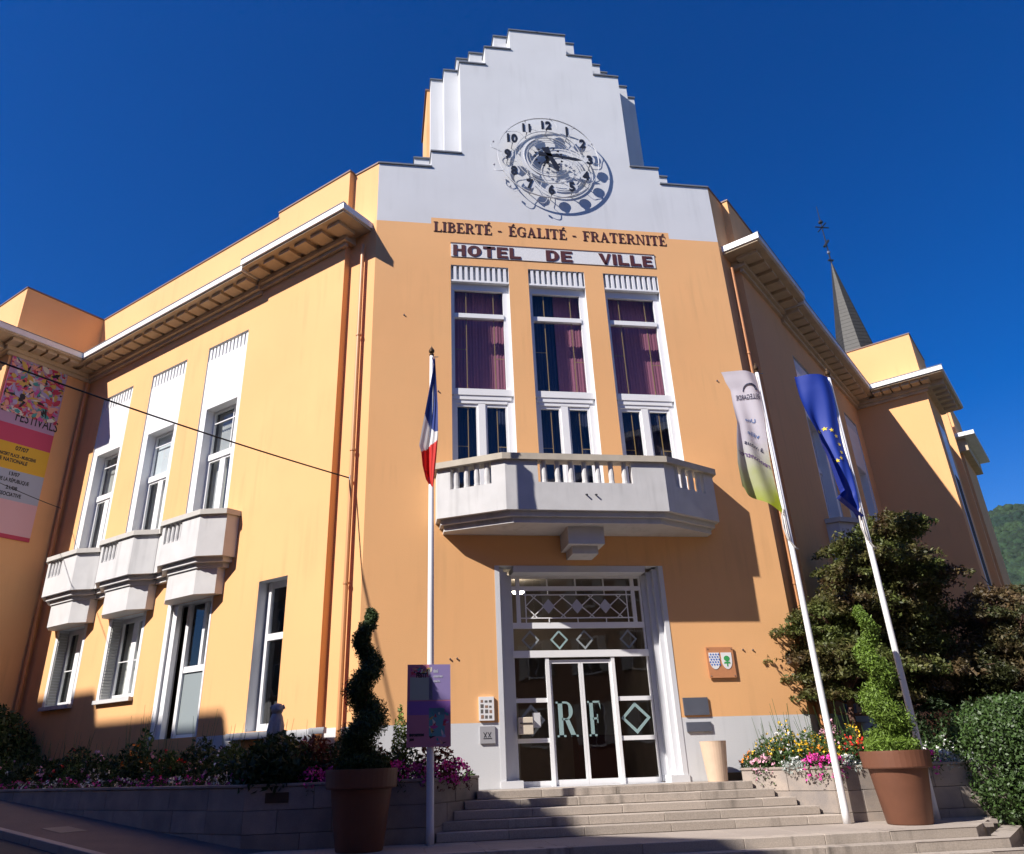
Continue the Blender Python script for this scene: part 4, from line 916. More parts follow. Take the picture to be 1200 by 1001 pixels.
SG = Fr((-3.65,-2.43,0),(.998,.06,0),(.06,-.998,0))
bt = board(SG,-.40,.39,.78,2.17,.012,'poster_board','purple and red poster board fixed on the left flagpole','poster',4,
  [(0,0,0,0,C('dusty_rose',(.55,.20,.28))),(.5,1,.56,1,C('violet',(.28,.22,.45))),(.06,.58,.56,.84,C('sage',(.42,.46,.38))),(0,1,.38,.545,C('purple',(.27,.12,.42))),(.5,.86,.12,.46,C('teal_dark',(.12,.32,.36)))],
  [(.60,.90,.05,'ÉTÉ',C('pale',(.5,.5,.6)),1),(.60,.84,.035,'CONCERTS',C('pale',(.5,.5,.6)),.9),(.6,.78,.035,'CINÉMA',C('pale',(.5,.5,.6)),.9),(.06,.13,.05,'EXPOSITION',ink,.9),(.06,.08,.04,'JUIN',ink,.9),(.2,.84,.10,'FESTI',ink,.8)])
blobs(SG,-.34,.05,1.97,2.13,.0145,40,bt,(.03,.07),12); blobs(SG,.0,.36,.82,1.35,.0145,26,bt,(.03,.09),13)
mb = MB(); mb.tube([SG(-.02,-.01,1.0),SG(-.02,-.0,1.0)],.08,METAL,10); mb.build('clamp',bt)
# ------------------------------------------------------------------ vegetation helpers
def leafmesh(P, size, m, name, parent=None, label=None, up=.3, asp=.55, seed=1, N=None, flat=0.):
    P = np.asarray(P,float); n = len(P); g = np.random.default_rng(seed)
    a = g.normal(size=(n,3)); 
    if flat: a[:,2] *= flat
    a /= np.linalg.norm(a,axis=1)[:,None]
    b = g.normal(size=(n,3)); 
    if N is not None: b = np.cross(N+g.normal(size=(n,3))*.6,a)
    if flat: b[:,2] *= flat
    b -= a*(a*b).sum(1)[:,None]; b /= np.linalg.norm(b,axis=1)[:,None]+1e-9
    s = (size*g.uniform(.6,1.25,size=n))[:,None]; c = np.cross(a,b)
    v = np.stack([P-a*s*.5, P+b*s*.5*asp+c*s*.08, P+a*s*.5, P-b*s*.5*asp+c*s*.08],1).reshape(-1,3)
    off = np.array(parent['_o']) if parent is not None and '_o' in parent else np.zeros(3)
    v = v-off
    me = bpy.data.meshes.new(name); me.vertices.add(4*n); me.vertices.foreach_set('co',v.ravel()); me.loops.add(4*n); me.loops.foreach_set('vertex_index',np.arange(4*n)); me.polygons.add(n); me.polygons.foreach_set('loop_start',np.arange(0,4*n,4)); me.update(calc_edges=True); me.materials.append(m)
    o = bpy.data.objects.new(name,me); COL.objects.link(o)
    if parent is not None: o.parent = parent
    return o
def blob_pts(c, r, n, g, shell=.5):
    d = g.normal(size=(n,3)); d /= np.linalg.norm(d,axis=1)[:,None]; q = g.uniform(shell,1,size=(n,1))**.7; return np.asarray(c)+d*q*np.asarray(r)
# ------------------------------------------------------------------ pots with spiral topiaries
def pot(x,y,label,z0=-.73):
    t = thing('terracotta_pot',label,'pot',(x,y,z0),'large terracotta pots on the landing')
    mb = MB(); mb.lathe((x,y,z0),[(0,0),(.37,0),(.385,.02),(.50,.88),(.505,.90)],TERRA,40); mb.build('body',t,smooth=False).data.polygons.foreach_set('use_smooth',[True]*160)
    mb = MB(); mb.lathe((x,y,z0),[(.50,.90),(.575,.91),(.585,.93),(.60,1.17),(.60,1.20),(.555,1.20),(.55,1.10)],TERRA,40); mb.build('rim',t)
    mb = MB(); mb.lathe((x,y,z0),[(0,1.13),(.56,1.13)],SOIL,24); mb.build('soil',t)
def spiral(x,y,label,m,seed,z0=.40,hgt=2.85,ph=0.,hand=1):
    g = np.random.default_rng(seed); t = thing('spiral_topiary',label,'topiary',(x,y,z0),'spiral conifers in pots')
    mb = MB(); mb.tube([(x,y,z0),(x+.02,y,z0+hgt*.5),(x,y,z0+hgt*.93)],[.035,.028,.012],BARK,7); mb.build('trunk',t)
    n = 34000; s = g.uniform(0,1,n)**1.15; turns = 3.0; a = ph+hand*s*turns*2*PI
    R = (.125*(1-s)**.5+.045); rt = .265*(1-s)**.85+.10
    C_ = np.stack([x+R*np.cos(a), y+R*np.sin(a), z0+.10+s*hgt*.90],1)
    d = g.normal(size=(n,3)); d /= np.linalg.norm(d,axis=1)[:,None]; q = g.uniform(.25,1,size=(n,1))
    lump = 1+.18*np.sin(s*90+3*d[:,0])[:,None]
    P = C_+d*q*lump*np.stack([rt,rt,rt*.80],1)
    leafmesh(P,.075,m,'foliage',t,seed=seed,asp=.28,N=d)
    # bottom skirt
    k = 3500; a2 = g.uniform(0,2*PI,k); rr = np.sqrt(g.uniform(0,1,k))*.48; P2 = np.stack([x+rr*np.cos(a2), y+rr*np.sin(a2), z0+g.uniform(0,.42,k)*(1-rr*.9)],1); leafmesh(P2,.08,m,'skirt',t,seed=seed+1,asp=.28)
    # core so that it is not see-through
pot(-4.80,-2.88,'brown terracotta pot in deep shade left of the steps'); spiral(-4.80,-2.88,'spiral conifer in the left pot, leaves coloured dark for the shade',CYPD,21,ph=.6,hand=1)
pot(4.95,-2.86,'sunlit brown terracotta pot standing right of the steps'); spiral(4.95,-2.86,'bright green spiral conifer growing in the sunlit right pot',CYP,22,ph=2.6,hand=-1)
# ------------------------------------------------------------------ hedge
g = np.random.default_rng(31)
t = thing('clipped_hedge','rounded clipped laurel hedge with glossy leaves at the right edge','hedge',(9.0,-2.0,-1.1))
c, r = np.array([9.0,-1.9,.15]), np.array([2.15,1.25,1.33])
n = 26000; d = g.normal(size=(n,3)); d[:,1] = -abs(d[:,1])*1.0+.25*g.normal(size=n); d /= np.linalg.norm(d,axis=1)[:,None]
P = np.sign(d)*np.abs(d)**.72; P = c+P*r*(.95+.06*g.normal(size=(n,1))*.6); leafmesh(P,.085,HLEAF,'foliage',t,seed=3,asp=.5,N=d)
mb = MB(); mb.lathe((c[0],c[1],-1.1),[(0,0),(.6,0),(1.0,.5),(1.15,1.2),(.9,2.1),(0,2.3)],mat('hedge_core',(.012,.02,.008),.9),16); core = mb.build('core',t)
for i in range(4): 
    mb = MB(); mb.tube([(8.0+i*.7,-2.1,-1.15),(8.05+i*.7,-2.05,-.4)],.03,BARK,6); mb.build('stem',t)
# ------------------------------------------------------------------ maples behind the right planter
def pad_tree(t, base, trunk_pts, pads, m, n_per, size, seed, tr=.07):
    g = np.random.default_rng(seed); mb = MB(); mb.tube(trunk_pts,[tr*(1-.5*i/len(trunk_pts)) for i in range(len(trunk_pts))],BARK,8); mb.build('trunk',t,smooth=True)
    top = Vector(trunk_pts[-1]); mid = Vector(trunk_pts[len(trunk_pts)//2])
    mb = MB()
    for (px,py,pz,rx,ry,rz) in pads:
        lo_ = Vector(trunk_pts[1]); s = lo_.lerp(mid,min(1,max(0,(pz-.7-lo_.z)/max(.1,mid.z-lo_.z)))) if pz-.7 < mid.z else mid.lerp(top,min(1,max(0,(pz-.7-mid.z)/max(.1,top.z-mid.z)))); e = Vector((px,py,pz-.1)); q = s.lerp(e,.5)+Vector((0,0,-.15)); mb.tube([s,q,e],[tr*.4,tr*.28,.012],BARK,5)
        for k in range(5):
            a = g.uniform(0,2*PI); e2 = e+Vector((math.cos(a)*rx*.8,math.sin(a)*ry*.8,g.uniform(-.15,.1))); mb.tube([q.lerp(e,.5),e.lerp(e2,.5)+Vector((0,0,.05)),e2],[.014,.009,.004],BARK,4)
    mb.build('branches',t)
    P = []
    for (px,py,pz,rx,ry,rz) in pads:
        k = int(n_per*rx*ry); a = g.uniform(0,2*PI,k); q = np.sqrt(g.uniform(0,1,k)); lump = 1+.25*np.sin(a*3+px)+.15*np.sin(a*7+pz)
        x = px+q*lump*rx*np.cos(a); y = py+q*lump*ry*np.sin(a); z = pz+rz*(1-q**1.6)*g.uniform(-.2,1,k)-q*rz*.5+g.normal(size=k)*.04
        # clumps: keep leaves near twigs
        keep = (np.sin(x*5.1+py*3)*np.sin(y*5.7+1)+np.sin(z*6+x*2)*.4) > -.8
        P.append(np.stack([x,y,z],1)[keep])
    A = np.array(pads); lo, hi = (A[:,:3]-A[:,3:]*.3).min(0), (A[:,:3]+A[:,3:]*.3).max(0)
    C2 = []
    for q_ in range(int(len(pads)*4)):
        a_, b_ = A[g.integers(len(A))], A[g.integers(len(A))]
        if np.linalg.norm(a_[:3]-b_[:3]) < 2.6: c_ = (a_[:3]+b_[:3])/2+g.normal(size=3)*.12; C2.append(blob_pts(c_,(.44,.38,.34),int(n_per*.10),g,.3))
    P += C2
    P = np.concatenate(P); leafmesh(P,size,m,'foliage',t,seed=seed,asp=.42,flat=.8)
g = np.random.default_rng(77)
t = thing('green_maple','spreading green maple with layered foliage behind the right planter','tree',(5.9,-.4,.1))
pads = []
for lvl,(z,x0,x1) in enumerate(((1.9,4.9,8.6),(2.35,4.6,9.2),(2.85,4.75,9.3),(3.35,5.05,9.4),(3.85,5.6,9.5),(4.35,6.0,9.3),(4.85,6.4,9.3),(5.3,6.9,9.0),(5.7,7.6,8.5))):
    x = x0+.35
    while x < x1:
        pads.append((x+g.uniform(-.15,.15), g.uniform(-1.1,.4)+max(0,(x-7.2))*.42, z+g.uniform(-.34,.34), g.uniform(.5,.85), g.uniform(.5,.8), g.uniform(.24,.42))); x += g.uniform(.38,.62)
pad_tree(t,None,[(5.85,-.45,.1),(5.75,-.45,1.2),(5.9,-.4,2.2),(6.5,-.2,3.4),(7.4,.1,4.8),(8.0,.2,5.6)],pads,MAPG,3300,.115,41)
t = thing('bronze_maple','bronze leaved maple filling the far right above the hedge','tree',(10.6,0,.0))
pads = []
for lvl,(z,x0,x1) in enumerate(((1.3,8.0,14),(1.8,8.0,14),(2.3,8.6,14),(2.8,9,14.2),(3.3,9.6,14.2),(3.75,10.4,13.6),(4.15,11.2,12.2))):
    x = x0+.3
    while x < x1:
        pads.append((x+g.uniform(-.2,.2), g.uniform(-1.0,.8)+max(0,(x-8.5))*.25, z+g.uniform(-.36,.36), g.uniform(.55,.95), g.uniform(.5,.85), g.uniform(.24,.45))); x += g.uniform(.45,.75)
pad_tree(t,None,[(10.7,.3,-.8),(10.7,.3,1),(10.9,.35,2.4),(11.3,.5,3.6)],pads,MAPB,2700,.12,42,.09)
# ------------------------------------------------------------------ bedding plants
def flowerset(kind): return {'pink':C('petal_magenta',(.80,.06,.42)),'white':C('petal_white',(.75,.76,.72)),'yellow':C('petal_yellow',(.85,.55,.03)),'red':C('petal_red',(.65,.03,.02)),'orange':C('petal_orange',(.80,.25,.02)),'purple':C('petal_purple',(.40,.05,.30)),'palepink':C('petal_pale_pink',(.75,.40,.50))}[kind]
def clump(name,cat,label,x,y,z,r,hh,leaf,nl,ls,fl=None,nf=0,fs=.05,seed=0,group=None,trail=0,tall=0):
    g = np.random.default_rng(seed); t = thing(name,label,cat,(x,y,z),group)
    k = nl; a = g.uniform(0,2*PI,k); q = np.sqrt(g.uniform(0,1,k)); zz = g.uniform(0,1,k)**.8
    P = np.stack([x+q*r*np.cos(a), y+q*r*np.sin(a), z+zz*hh*(1-.55*q**2)],1)
    if trail: 
        dd = q > .55; P[:,2] -= dd*(g.uniform(0,trail,k)); 
    leafmesh(P,ls,leaf,'foliage',t,seed=seed,asp=.4)
    if fl:
        k = nf; a = g.uniform(0,2*PI,k); q = np.sqrt(g.uniform(0,1,k)); P = np.stack([x+q*r*1.05*np.cos(a), y+q*r*1.05*np.sin(a), z+hh*(1-.5*q**2)*g.uniform(.75,1.08,k)],1)
        if trail: dd = (q > .6)&(np.sin(a) < .3); P[:,2] -= dd*(g.uniform(0,trail*1.1,k)+.5*hh*0)
        # each flower = 4 petals
        Q = np.repeat(P,4,axis=0)+g.normal(size=(4*k,3))*fs*.28; leafmesh(Q,fs*.8,flowerset(fl),'flowers',t,seed=seed+9,asp=.95)
    if tall:
        mb = MB()
        for i in range(tall):
            a = g.uniform(0,2*PI); x0,y0 = x+.4*r*math.cos(a), y+.4*r*math.sin(a); mb.tube([(x0,y0,z),(x0+.05*math.cos(a),y0,z+hh*.8),(x0+.12*math.cos(a),y0+.05,z+hh*(1.1+.4*g.random()))],[.006,.005,.003],GRN,4)
        mb.build('stems',t)
    return t
sd = 100
# right planter: front edge row
rowR = [(3.30,-.90,'palepink'),(3.72,-1.42,'white'),(4.0,-1.72,'pink'),(4.26,-1.86,'pink'),(4.62,-1.84,'white'),(5.9,-1.85,'white'),(6.3,-1.85,'pink'),(6.75,-1.85,'white'),(7.2,-1.85,'white')]
for i,(x,y,c_) in enumerate(rowR):
    sd += 1; pk = c_ != 'white'
    pos = ('at the front right of the sunlit planter','beside the beige planter end of the sunlit bed')[0 if i > 0 else 1]
    clump('petunia' if pk else 'dusty_miller','flowers', (('magenta petunias spilling over the sunlit planter edge' if c_ == 'pink' else 'pale pink flowers at the left tip of the sunlit planter') if pk else 'silvery white foliage plant on the sunlit planter edge')+('' if True else pos), x,y,.2,.26,.24,GRN if pk else SILV,260,.07,c_,80 if pk else 14,.06,sd,group={'pink':'magenta petunias on the sunlit planter','palepink':None,'white':'silvery plants on the sunlit planter'}[c_],trail=.30 if pk else .12)
midR = [(3.5,-.75,'yellow',.7),(3.95,-.75,'yellow',.95),(3.75,-1.0,'white',.75),(4.3,-1.35,'orange',.5),(3.75,-.75,'orange',.45),(4.1,-1.2,'yellow',.6),(4.5,-1.45,'yellow',.5),(4.9,-1.5,'red',.6),(5.3,-1.5,'red',.6),(4.4,-.9,'yellow',.85),(4.85,-1.0,'palepink',.9),(5.3,-1.0,'yellow',.85),(5.75,-1.3,'red',.6),(6.2,-1.3,'red',.5),(6.7,-1.3,'white',.5),(7.2,-1.2,'white',.55),(3.3,-.5,'orange',.4)]
for i,(x,y,c_,hh) in enumerate(midR):
    sd += 1; nm = {'orange':'orange','yellow':'yellow','red':'red','palepink':'pale pink','white':'white'}[c_]
    clump('flowering_plant','flowers',f'{nm} flowered plant in the sunlit planter',x,y,.15,.30,hh,GRN,620,.085,c_,26,.06,sd,group=f'{nm} flowers in the sunlit planter',tall=6)
for i,(x,y,hh) in enumerate(((6.6,-.8,1.5),(7.5,-.9,1.4),(8.3,-.9,1.3))):
    sd += 1; clump('dark_shrub','shrub','dark green shrub between planter and maples',x,y,.15,.6,hh,GRND,2600,.09,seed=sd,group='dark shrubs under the maples')
# left planter (in shade)
G1 = Fr(P0,dL,nL)
cols = ['palepink','purple','white','pink','purple','white','purple','pink']
k = 0
for i in range(26):
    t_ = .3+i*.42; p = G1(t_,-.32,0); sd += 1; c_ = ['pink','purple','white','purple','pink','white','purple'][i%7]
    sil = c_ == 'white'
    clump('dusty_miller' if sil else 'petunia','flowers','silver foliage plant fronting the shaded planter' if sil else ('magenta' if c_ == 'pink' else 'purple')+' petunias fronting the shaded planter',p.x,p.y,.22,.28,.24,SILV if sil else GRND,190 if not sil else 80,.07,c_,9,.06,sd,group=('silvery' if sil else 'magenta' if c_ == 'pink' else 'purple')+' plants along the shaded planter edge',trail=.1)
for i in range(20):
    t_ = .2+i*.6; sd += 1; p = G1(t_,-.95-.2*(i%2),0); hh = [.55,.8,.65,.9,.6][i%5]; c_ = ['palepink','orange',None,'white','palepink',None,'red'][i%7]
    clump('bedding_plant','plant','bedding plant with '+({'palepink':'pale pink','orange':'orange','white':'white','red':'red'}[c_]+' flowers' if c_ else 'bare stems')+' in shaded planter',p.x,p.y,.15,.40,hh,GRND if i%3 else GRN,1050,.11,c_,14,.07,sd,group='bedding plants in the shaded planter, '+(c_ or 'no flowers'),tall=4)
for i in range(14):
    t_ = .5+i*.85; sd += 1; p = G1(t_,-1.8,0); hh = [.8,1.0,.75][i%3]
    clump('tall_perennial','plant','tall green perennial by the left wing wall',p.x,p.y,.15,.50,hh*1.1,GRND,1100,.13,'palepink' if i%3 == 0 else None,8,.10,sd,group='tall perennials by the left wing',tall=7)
# front run between the pot and the steps
for i,(x,y,c_,hh,lf) in enumerate(((-3.05,-1.35,'pink',.35,REDL),(-3.35,-1.75,'pink',.35,REDL),(-3.75,-1.85,'purple',.35,GRND),(-4.15,-1.85,'pink',.35,GRND),(-4.6,-1.8,'purple',.35,GRND),(-5.3,-1.75,'purple',.3,GRND),(-5.7,-1.75,'pink',.3,GRND))):
    sd += 1; clump('petunia','flowers','petunias with dark red leaves beside the left flagpole' if lf is REDL else 'petunias on the planter edge near the left pot',x,y,.2,.28,hh,lf,260,.075,c_,70,.065,sd,group='petunias near the left flagpole, '+('red leaved' if lf is REDL else 'green leaved'),trail=.18)
for i,(x,y,hh,lf,lab) in enumerate(((-3.45,-1.35,.85,REDL,'dark red coleus bush behind the left flagpole'),(-4.05,-1.3,.8,GRND,'low green bush left of the left flagpole'),(-2.75,-.62,.22,GRN,'small bright green tuft at the planter corner beside the steps'),(-5.3,-1.2,.8,GRND,'low dark bush behind the left pot'),(-4.6,-1.2,.8,REDL,'dark red bush hidden behind the left pot'))):
    sd += 1; clump('shrub','shrub',lab,x,y,.15,.40 if hh > .3 else .16,hh,lf,900 if hh > .3 else 160,.10,seed=sd)
clump('small_conifer','shrub','slim young green conifer between the left pot and the poster board',-4.12,-1.15,.15,.17,1.45,CYP,900,.09,seed=900)
clump('broadleaf_bush','shrub','big dark broadleaf bush at the planter corner below the statue',-6.35,-1.35,.15,.75,1.0,GRND,2600,.16,seed=901)
clump('broadleaf_bush','shrub','dark bush between the statue and the left pot',-5.75,-1.0,.15,.6,.95,REDL,1500,.13,seed=902)
p = FL(12.2,1.1,0); clump('conifer_bush','shrub','dark feathery conifer bush in the far left corner of the wings',p.x,p.y,.1,1.5,2.4,CYPD,9000,.16,seed=903)
p = FL(5.0,.7,0); clump('grassy_plant','plant','light green feathery grass in front of the white side door',p.x,p.y,.3,.25,1.25,GRN,260,.16,seed=904,tall=8)
# ------------------------------------------------------------------ statue (seated dog-like figure) in the left planter
t = thing('stone_statue','small pale stone statue of a seated animal above the shaded bushes','statue',(-6.5,-1.05,.9))
sx, sy, sz = -6.48,-1.0,1.06
mb = MB(); mb.box(W,sx-.17,sx+.17,sy-.17,sy+.17,.15,sz,CONC); mb.build('plinth',t,bevel=.01)
mb = MB(); mb.lathe((sx,sy,sz),[(0,0),(.15,0),(.165,.08),(.15,.22),(.115,.36),(.085,.42),(0,.45)],CONC,16); mb.build('body',t,smooth=True)
mb = MB(); mb.lathe((sx,sy,sz),[(0,.38),(.08,.40),(.115,.47),(.11,.54),(.07,.59),(0,.605)],CONC,16)
mb.tube([(sx+.02,sy-.05,sz+.49),(sx+.06,sy-.15,sz+.47)],[.05,.032],CONC,8)
for s in (-1,1): mb.tube([(sx+s*.09,sy,sz+.56),(sx+s*.135,sy,sz+.50)],[.035,.02],CONC,7)
mb.build('head',t,smooth=True)
mb = MB()
for s in (-1,1): mb.tube([(sx+s*.07,sy-.08,sz+.30),(sx+s*.075,sy-.15,sz+.10),(sx+s*.075,sy-.17,sz)],[.04,.036,.045],CONC,8)
mb.build('forelegs',t,smooth=True)
# ------------------------------------------------------------------ cables
A0 = Vector((-5.38,.14,6.70))
def cable(p,q,sag,r,label,n=24):
    mb = MB(); P = [p.lerp(q,i/n)-Vector((0,0,sag*4*(i/n)*(1-i/n))) for i in range(n+1)]; mb.tube(P,r,CABLE,6); return tag(mb.build('overhead_cable'),label,'cable')
q = Vector((-11.5,-4.04,7.30)); q2 = A0+(q-A0)*1.9+Vector((0,0,.47))
cable(A0,q2,.25,.017,'black overhead cable running from the corner of the facade across the left wing')
mb = MB(); mb.tube([A0+Vector((0,.1,0)),A0],.03,METAL,8); mb.tube([A0+Vector((0,-.02,.06)),A0+Vector((0,-.02,-.06))],.02,METAL,8); tag(mb.build('cable_bracket'),'small metal bracket holding the overhead cable at the facade corner','bracket')
cable(FL(12.6,.25,8.6),FL(10.0,7.5,9.4),.2,.012,'thin cable crossing in front of the festival banner')
cable(FRt(12.0,2.7,5.9),FRt(30,3.2,5.2),.15,.014,'thin cable crossing the right end block towards the hills')
# ------------------------------------------------------------------ church spire
t = thing('church_spire','slate covered church spire with weather vane rising behind the right wing','church',(54.2,60,-1))
c = Vector((54.5,60,0)); zb, zt = 36.0, 60.2; n = 8; ap = c+Vector((-.3,0,zt))
for k in range(n):
    a0, a1 = 2*PI*(k+.5)/n, 2*PI*(k+1.5)/n; R = 4.0; p0 = c+Vector((R*math.cos(a0),R*math.sin(a0),zb)); p1 = c+Vector((R*math.cos(a1),R*math.sin(a1),zb)); mb = MB(); rows_ = 44
    for i in range(rows_):
        s0, s1 = i/rows_, (i+1)/rows_; o = (p0+p1)/2-c; o.z = 0; o = o.normalized()*.025
        mb.add([p0.lerp(ap,s0)+o,p1.lerp(ap,s0)+o,p1.lerp(ap,s1),p0.lerp(ap,s1)],[(0,1,2,3)],SLATE)
    mb.build('slate_face',t,norm=False)
mb = MB(); mb.plan([(c.x-3.2,c.y-3.2),(c.x+3.2,c.y-3.2),(c.x+3.2,c.y+3.2),(c.x-3.2,c.y+3.2)],-1,36.2,mat('church_stone',(.35,.32,.27),.9,var=.1)); mb.build('tower',t)
mb = MB(); z = zt-.3; mb.tube([ap-Vector((0,0,.3)),ap+Vector((0,0,9.2))],[.10,.05],DARKM,6); mb.tube([ap+Vector((-.35,0,.1)),ap+Vector((.35,0,.1))],.16,DARKM,6)
mb.tube([ap+Vector((-1.0,0,5.6)),ap+Vector((1.0,0,5.6))],.09,DARKM,6); mb.tube([ap+Vector((0,-1,5.6)),ap+Vector((0,1,5.6))],.09,DARKM,6)
mb.tube([ap+Vector((-.4,0,2.3)),ap+Vector((.4,0,3.4))],.18,DARKM,6); mb.lathe(ap+Vector((0,0,6.2)),[(0,0),(.3,.15),(.3,.4),(0,.6)],DARKM,8); mb.lathe(ap+Vector((0,0,1.1)),[(0,0),(.2,.15),(.2,.4),(0,.6)],METAL,8); mb.build('weather_vane',t)
# ------------------------------------------------------------------ hills
def hill(name, x0, x1, y0, y1, hf, m, nx=90, ny=50, seed=1):
    mb = MB(); xs = np.linspace(x0,x1,nx); ys = np.linspace(y0,y1,ny); v = [(x,y,hf(x,y)) for y in ys for x in xs]; f = [(j*nx+i,j*nx+i+1,(j+1)*nx+i+1,(j+1)*nx+i) for j in range(ny-1) for i in range(nx-1)]
    mb.add(v,f,m); return structure(mb.build(name,norm=False,smooth=False))
from mathutils import noise as mn
FOR = mat('forest_slope',(.006,.018,.008),.9,col2=(.018,.036,.01),mixscale=.02,bump=1.,bscale=.12)
def hf(x,y):
    d = (x*.72+y*.70)        # distance along the view towards the right
    s = max(0,min(1,(d-500)/620)); s = s*s*(3-2*s)
    h_ = 270*s*(.93+.10*mn.noise(Vector((x*.004,y*.004,0))))+34*s*mn.noise(Vector((x*.012,y*.012,3)))+8*mn.noise(Vector((x*.06,y*.06,7)))*s+5*s*mn.noise(Vector((x*.2,y*.2,9)))
    return -2+h_
hl = hill('hills',150,2100,150,2100,hf,FOR,240,240)
# forest crowns on the slope (seen as one far wood)
g = np.random.default_rng(5); pts = []
ux, uy = .70, .714
N_ = 62000; rr_ = 420+880*g.uniform(0,1,N_)**.8; aa_ = np.radians(g.uniform(39.5,47.5,N_)); X = -4.6+rr_*np.sin(aa_); Y = -17+rr_*np.cos(aa_)
ang = np.degrees(np.arctan2(X+4.6,Y+17)); keep = (ang > 30); X = X[keep]; Y = Y[keep]
Z = np.array([hf(a,b) for a,b in zip(X,Y)]); s = g.uniform(2.2,4.6,len(X))*(1+.4*np.sin(X*.02)*np.sin(Y*.017))
ico = bmesh.new(); bmesh.ops.create_icosphere(ico,subdivisions=1,radius=1); iv = np.array([v.co for v in ico.verts]); ifc = np.array([[v.index for v in f.verts] for f in ico.faces]); ico.free()
nv = len(iv); V = (iv[None]*np.stack([s,s,s*1.1],1)[:,None]*g.uniform(.75,1.25,size=(len(X),nv,1))+np.stack([X,Y,Z+s*.3],1)[:,None]).reshape(-1,3)
Fc = (ifc[None]+np.arange(len(X))[:,None,None]*nv).reshape(-1,3)
me = bpy.data.meshes.new('woodland'); me.vertices.add(len(V)); me.vertices.foreach_set('co',V.ravel()); me.loops.add(3*len(Fc)); me.loops.foreach_set('vertex_index',Fc.ravel()); me.polygons.add(len(Fc)); me.polygons.foreach_set('loop_start',np.arange(0,3*len(Fc),3)); me.update(calc_edges=True)
me.materials.append(mat('far_tree_crown',(.007,.022,.010),.9,island=.5,col2=(.020,.042,.013),mixscale=.008,contrast=(.42,.6))); o = bpy.data.objects.new('woodland',me); COL.objects.link(o); o['kind'] = 'stuff'
# a few houses low on the slope
for i,(x,y,z,wd,rot,lab) in enumerate(((150,128,19,11,.5,'pale house with a grey roof low on the wooded slope, nearest the maples'),(196,176,34,10,.2,'small white house with a grey roof higher among the far trees'))):
    t = thing('far_house',lab,'house',(x,y,0)); G = Fr((x,y,0),(math.cos(rot),math.sin(rot),0),(math.sin(rot),-math.cos(rot),0))
    mb = MB(); mb.box(G,0,wd,0,-8,-2,z,mat('far_render',(.5,.48,.43),.9)); mb.build('wall',t)
    mb = MB(); mb.prism(Fr(G(0,0,0),-G.n,-G.u),[(-.6,z),(4,z+3.2),(8.6,z)],.5,-wd-.5,mat('far_roof',(.13,.12,.13),.8)); mb.build('roof',t)
    for k in range(3):
        mb = MB(); mb.box(G,1+k*3,2.2+k*3,.05,.0,z-2.6,z-1.1,DARKIN); mb.build('window',t)
# ------------------------------------------------------------------ houses across the street (outside the frame, they shade the left foreground)
def town_house(u0,u1,zt,m,label,k):
    F = Fr(FL(0,20,0),dL,-nL); t = thing('town_house',label,'house',tuple(F((u0+u1)/2,0,-1)),'houses across the street')
    mb = MB(); mb.box(F,u0+.01,u1-.01,0,-11,-3,zt,m); mb.build('wall',t)
    mb = MB(); mb.box(F,u0+.01,u1-.01,.25,0.001,zt-.5,zt-.15,FASCIA); mb.build('cornice',t)
    nw_ = max(2,int((u1-u0)/2.6)); st = (u1-u0)/nw_
    for fl in range(5):
        for i in range(nw_):
            x = u0+(i+.5)*st; z0_ = 1.2+fl*3.35
            if z0_+1.9 > zt-.7: continue
            mb = MB(); mb.box(F,x-.62,x+.62,.04,.0,z0_-.06,z0_+1.86,FRAME); w_ = mb.build('window',t)
            mb = MB(); mb.box(F,x-.53,x-.03,.05,.041,z0_+.05,z0_+1.78,mat('shop_glass',(.02,.03,.04),.05)); mb.box(F,x+.03,x+.53,.05,.041,z0_+.05,z0_+1.78,MATS['shop_glass']); mb.build('pane',w_)
            mb = MB(); mb.box(F,x-1.1,x-.66,.05,.0,z0_,z0_+1.85,SHUT); mb.box(F,x+.66,x+1.1,.05,.0,z0_,z0_+1.85,SHUT); mb.build('shutter',w_)
R4 = mat('brick_render',(.19,.085,.05),.9,var=.06); R5 = mat('brown_render',(.17,.10,.065),.9,var=.06); R1 = mat('ochre_render',(.28,.19,.10),.9,var=.06); R2 = mat('cream_render',(.33,.27,.20),.9,var=.06); R3 = mat('rose_render',(.28,.16,.12),.9,var=.06)
for k,(u0,u1,zt,m,lab) in enumerate(((-12,2.3,18.62,R2,'cream rendered town house across the street, lowest of the row'),(2.3,9.95,19.1,R1,'ochre rendered town house across the street'),(9.95,15.7,19.75,R3,'rose rendered town house across the street'),(15.7,30,20.6,R2,'cream rendered town house across the street, tallest of the row'))):
    town_house(u0,u1,zt,m,lab,k)
_FL = FL
def row(o,ux,nx_,specs):
    global FL
    G = Fr(o,ux,nx_)
    class K:
        n = G.n
        def __call__(s,u,d,z): return G(u,d-20,z)
    global dL, nL
    a_, b_ = dL, nL; FL = K(); dL, nL = G.u, G.n
    for u0,u1,zt,m,lab in specs: town_house(u0,u1,zt,m,lab,0)
    dL, nL = a_, b_; FL = _FL
row(FRt(0,17,0), dR, nR, [(-24,-14,15.5,R4,'added unseen brick rendered house on the right hand street, nearest the crossing'),(-14,-3,17,R5,'added unseen brown rendered house second along the right hand street'),(-3,8,16.0,R4,'added unseen brick rendered house third along the right hand street'),(8,18,15.0,R5,'added unseen brown rendered house fourth along the right hand street')])  # unseen row added to block sky light and bounce warm light back
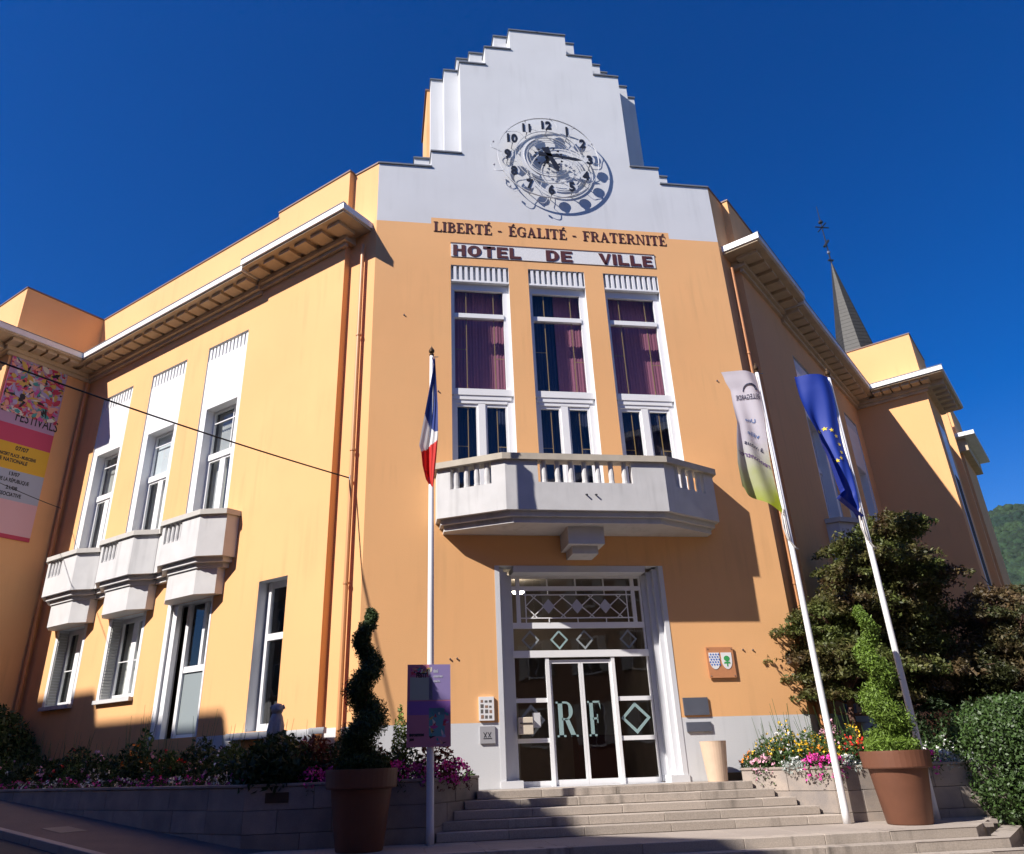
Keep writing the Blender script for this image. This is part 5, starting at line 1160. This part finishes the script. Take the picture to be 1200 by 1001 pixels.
row(Vector((0,-36,0)), (1,0,0), (0,-1,0), [(-16,-5,17.5,R1,'added unseen ochre house facing the entrance across the crossing, left one'),(-5,6,18.5,R3,'added unseen rose house facing the entrance across the crossing, middle one'),(6,17,17,R2,'added unseen cream house facing the entrance across the crossing, right one')])  # unseen row put behind the camera for door reflections and less sky light
def split(o):
    b = bmesh.new(); b.from_mesh(o.data); b.faces.ensure_lookup_table(); seen = set(); isl = []
    for f in b.faces:
        if f.index in seen: continue
        st = [f]; seen.add(f.index); g_ = []
        while st:
            q = st.pop(); g_.append(q)
            for e in q.edges:
                for l in e.link_faces:
                    if l.index not in seen: seen.add(l.index); st.append(l)
        isl.append(g_)
    if len(isl) > 1:
        for g_ in isl:
            vi = {}; v = []; fs = []; mi = []
            for q in g_:
                ids = []
                for x in q.verts:
                    if x.index not in vi: vi[x.index] = len(v); v.append(x.co.copy())
                    ids.append(vi[x.index])
                fs.append(ids); mi.append(q.material_index)
            me = bpy.data.meshes.new(o.name.split('.')[0]); me.from_pydata(v,[],fs)
            for m in o.data.materials: me.materials.append(m)
            me.polygons.foreach_set('material_index',mi); me.update()
            n_ = bpy.data.objects.new(o.name.split('.')[0],me); COL.objects.link(n_); n_.parent = o.parent
        bpy.data.objects.remove(o)
    b.free()
for o in COL.objects:
    if o.type == 'MESH' and o.parent is not None and o.name.split('.')[0] in ('foliage','flowers','skirt','stems','branches','artwork','glazing_line','shutter_slats','curl_wires'): o['kind'] = 'stuff'
for o in [o for o in COL.objects if o.type == 'MESH' and o.name.split('.')[0] in ('gable_coping','window_trim','plinth','sill','folded_shutter','drain_spout','forelegs','rear_wall','handrail','ears','stem')]: split(o)
from collections import defaultdict
for o in COL.objects:
    if '_o' in o: del o['_o']

# ------------------------------------------------------------------ air
hz = MB(); hz.box(W,-1000,2150,-1000,2150,-4.5,470,None); hz.mats = []
me_ = bpy.data.meshes.new('haze'); me_.from_pydata(hz.v,[],hz.f); _bm = bmesh.new(); _bm.from_mesh(me_); bmesh.ops.recalc_face_normals(_bm,faces=_bm.faces); _bm.to_mesh(me_); _bm.free(); ho = bpy.data.objects.new('haze',me_); COL.objects.link(ho); ho['kind'] = 'stuff'
hm = bpy.data.materials.new('haze_air'); hm.use_nodes = True; ht = hm.node_tree; ht.nodes.remove(ht.nodes['Principled BSDF'])
pv = ht.nodes.new('ShaderNodeVolumePrincipled'); pv.inputs['Density'].default_value = HAZE; pv.inputs['Color'].default_value = (.45,.68,1,1); pv.inputs['Anisotropy'].default_value = .3
ht.links.new(pv.outputs[0],ht.nodes['Material Output'].inputs['Volume']); me_.materials.append(hm)

# labels: look-alikes that stand in a row are told apart by their order from the left
Mi = co.matrix_world.inverted(); byl = defaultdict(list)
for o in COL.objects:
    if o.parent is None and 'label' in o: byl[o['label']].append(o)
ORD = ['first','second','third','fourth','fifth','sixth','seventh','eighth','ninth','tenth','eleventh','twelfth','thirteenth','fourteenth','fifteenth','sixteenth']
for k_, l_ in byl.items():
    if len(l_) < 2: continue
    l_.sort(key=lambda o: (lambda p: p.x/max(.1,-p.z))(Mi @ o.location))
    for i, o in enumerate(l_): o['label'] = k_+', '+ORD[i]+' from the left'
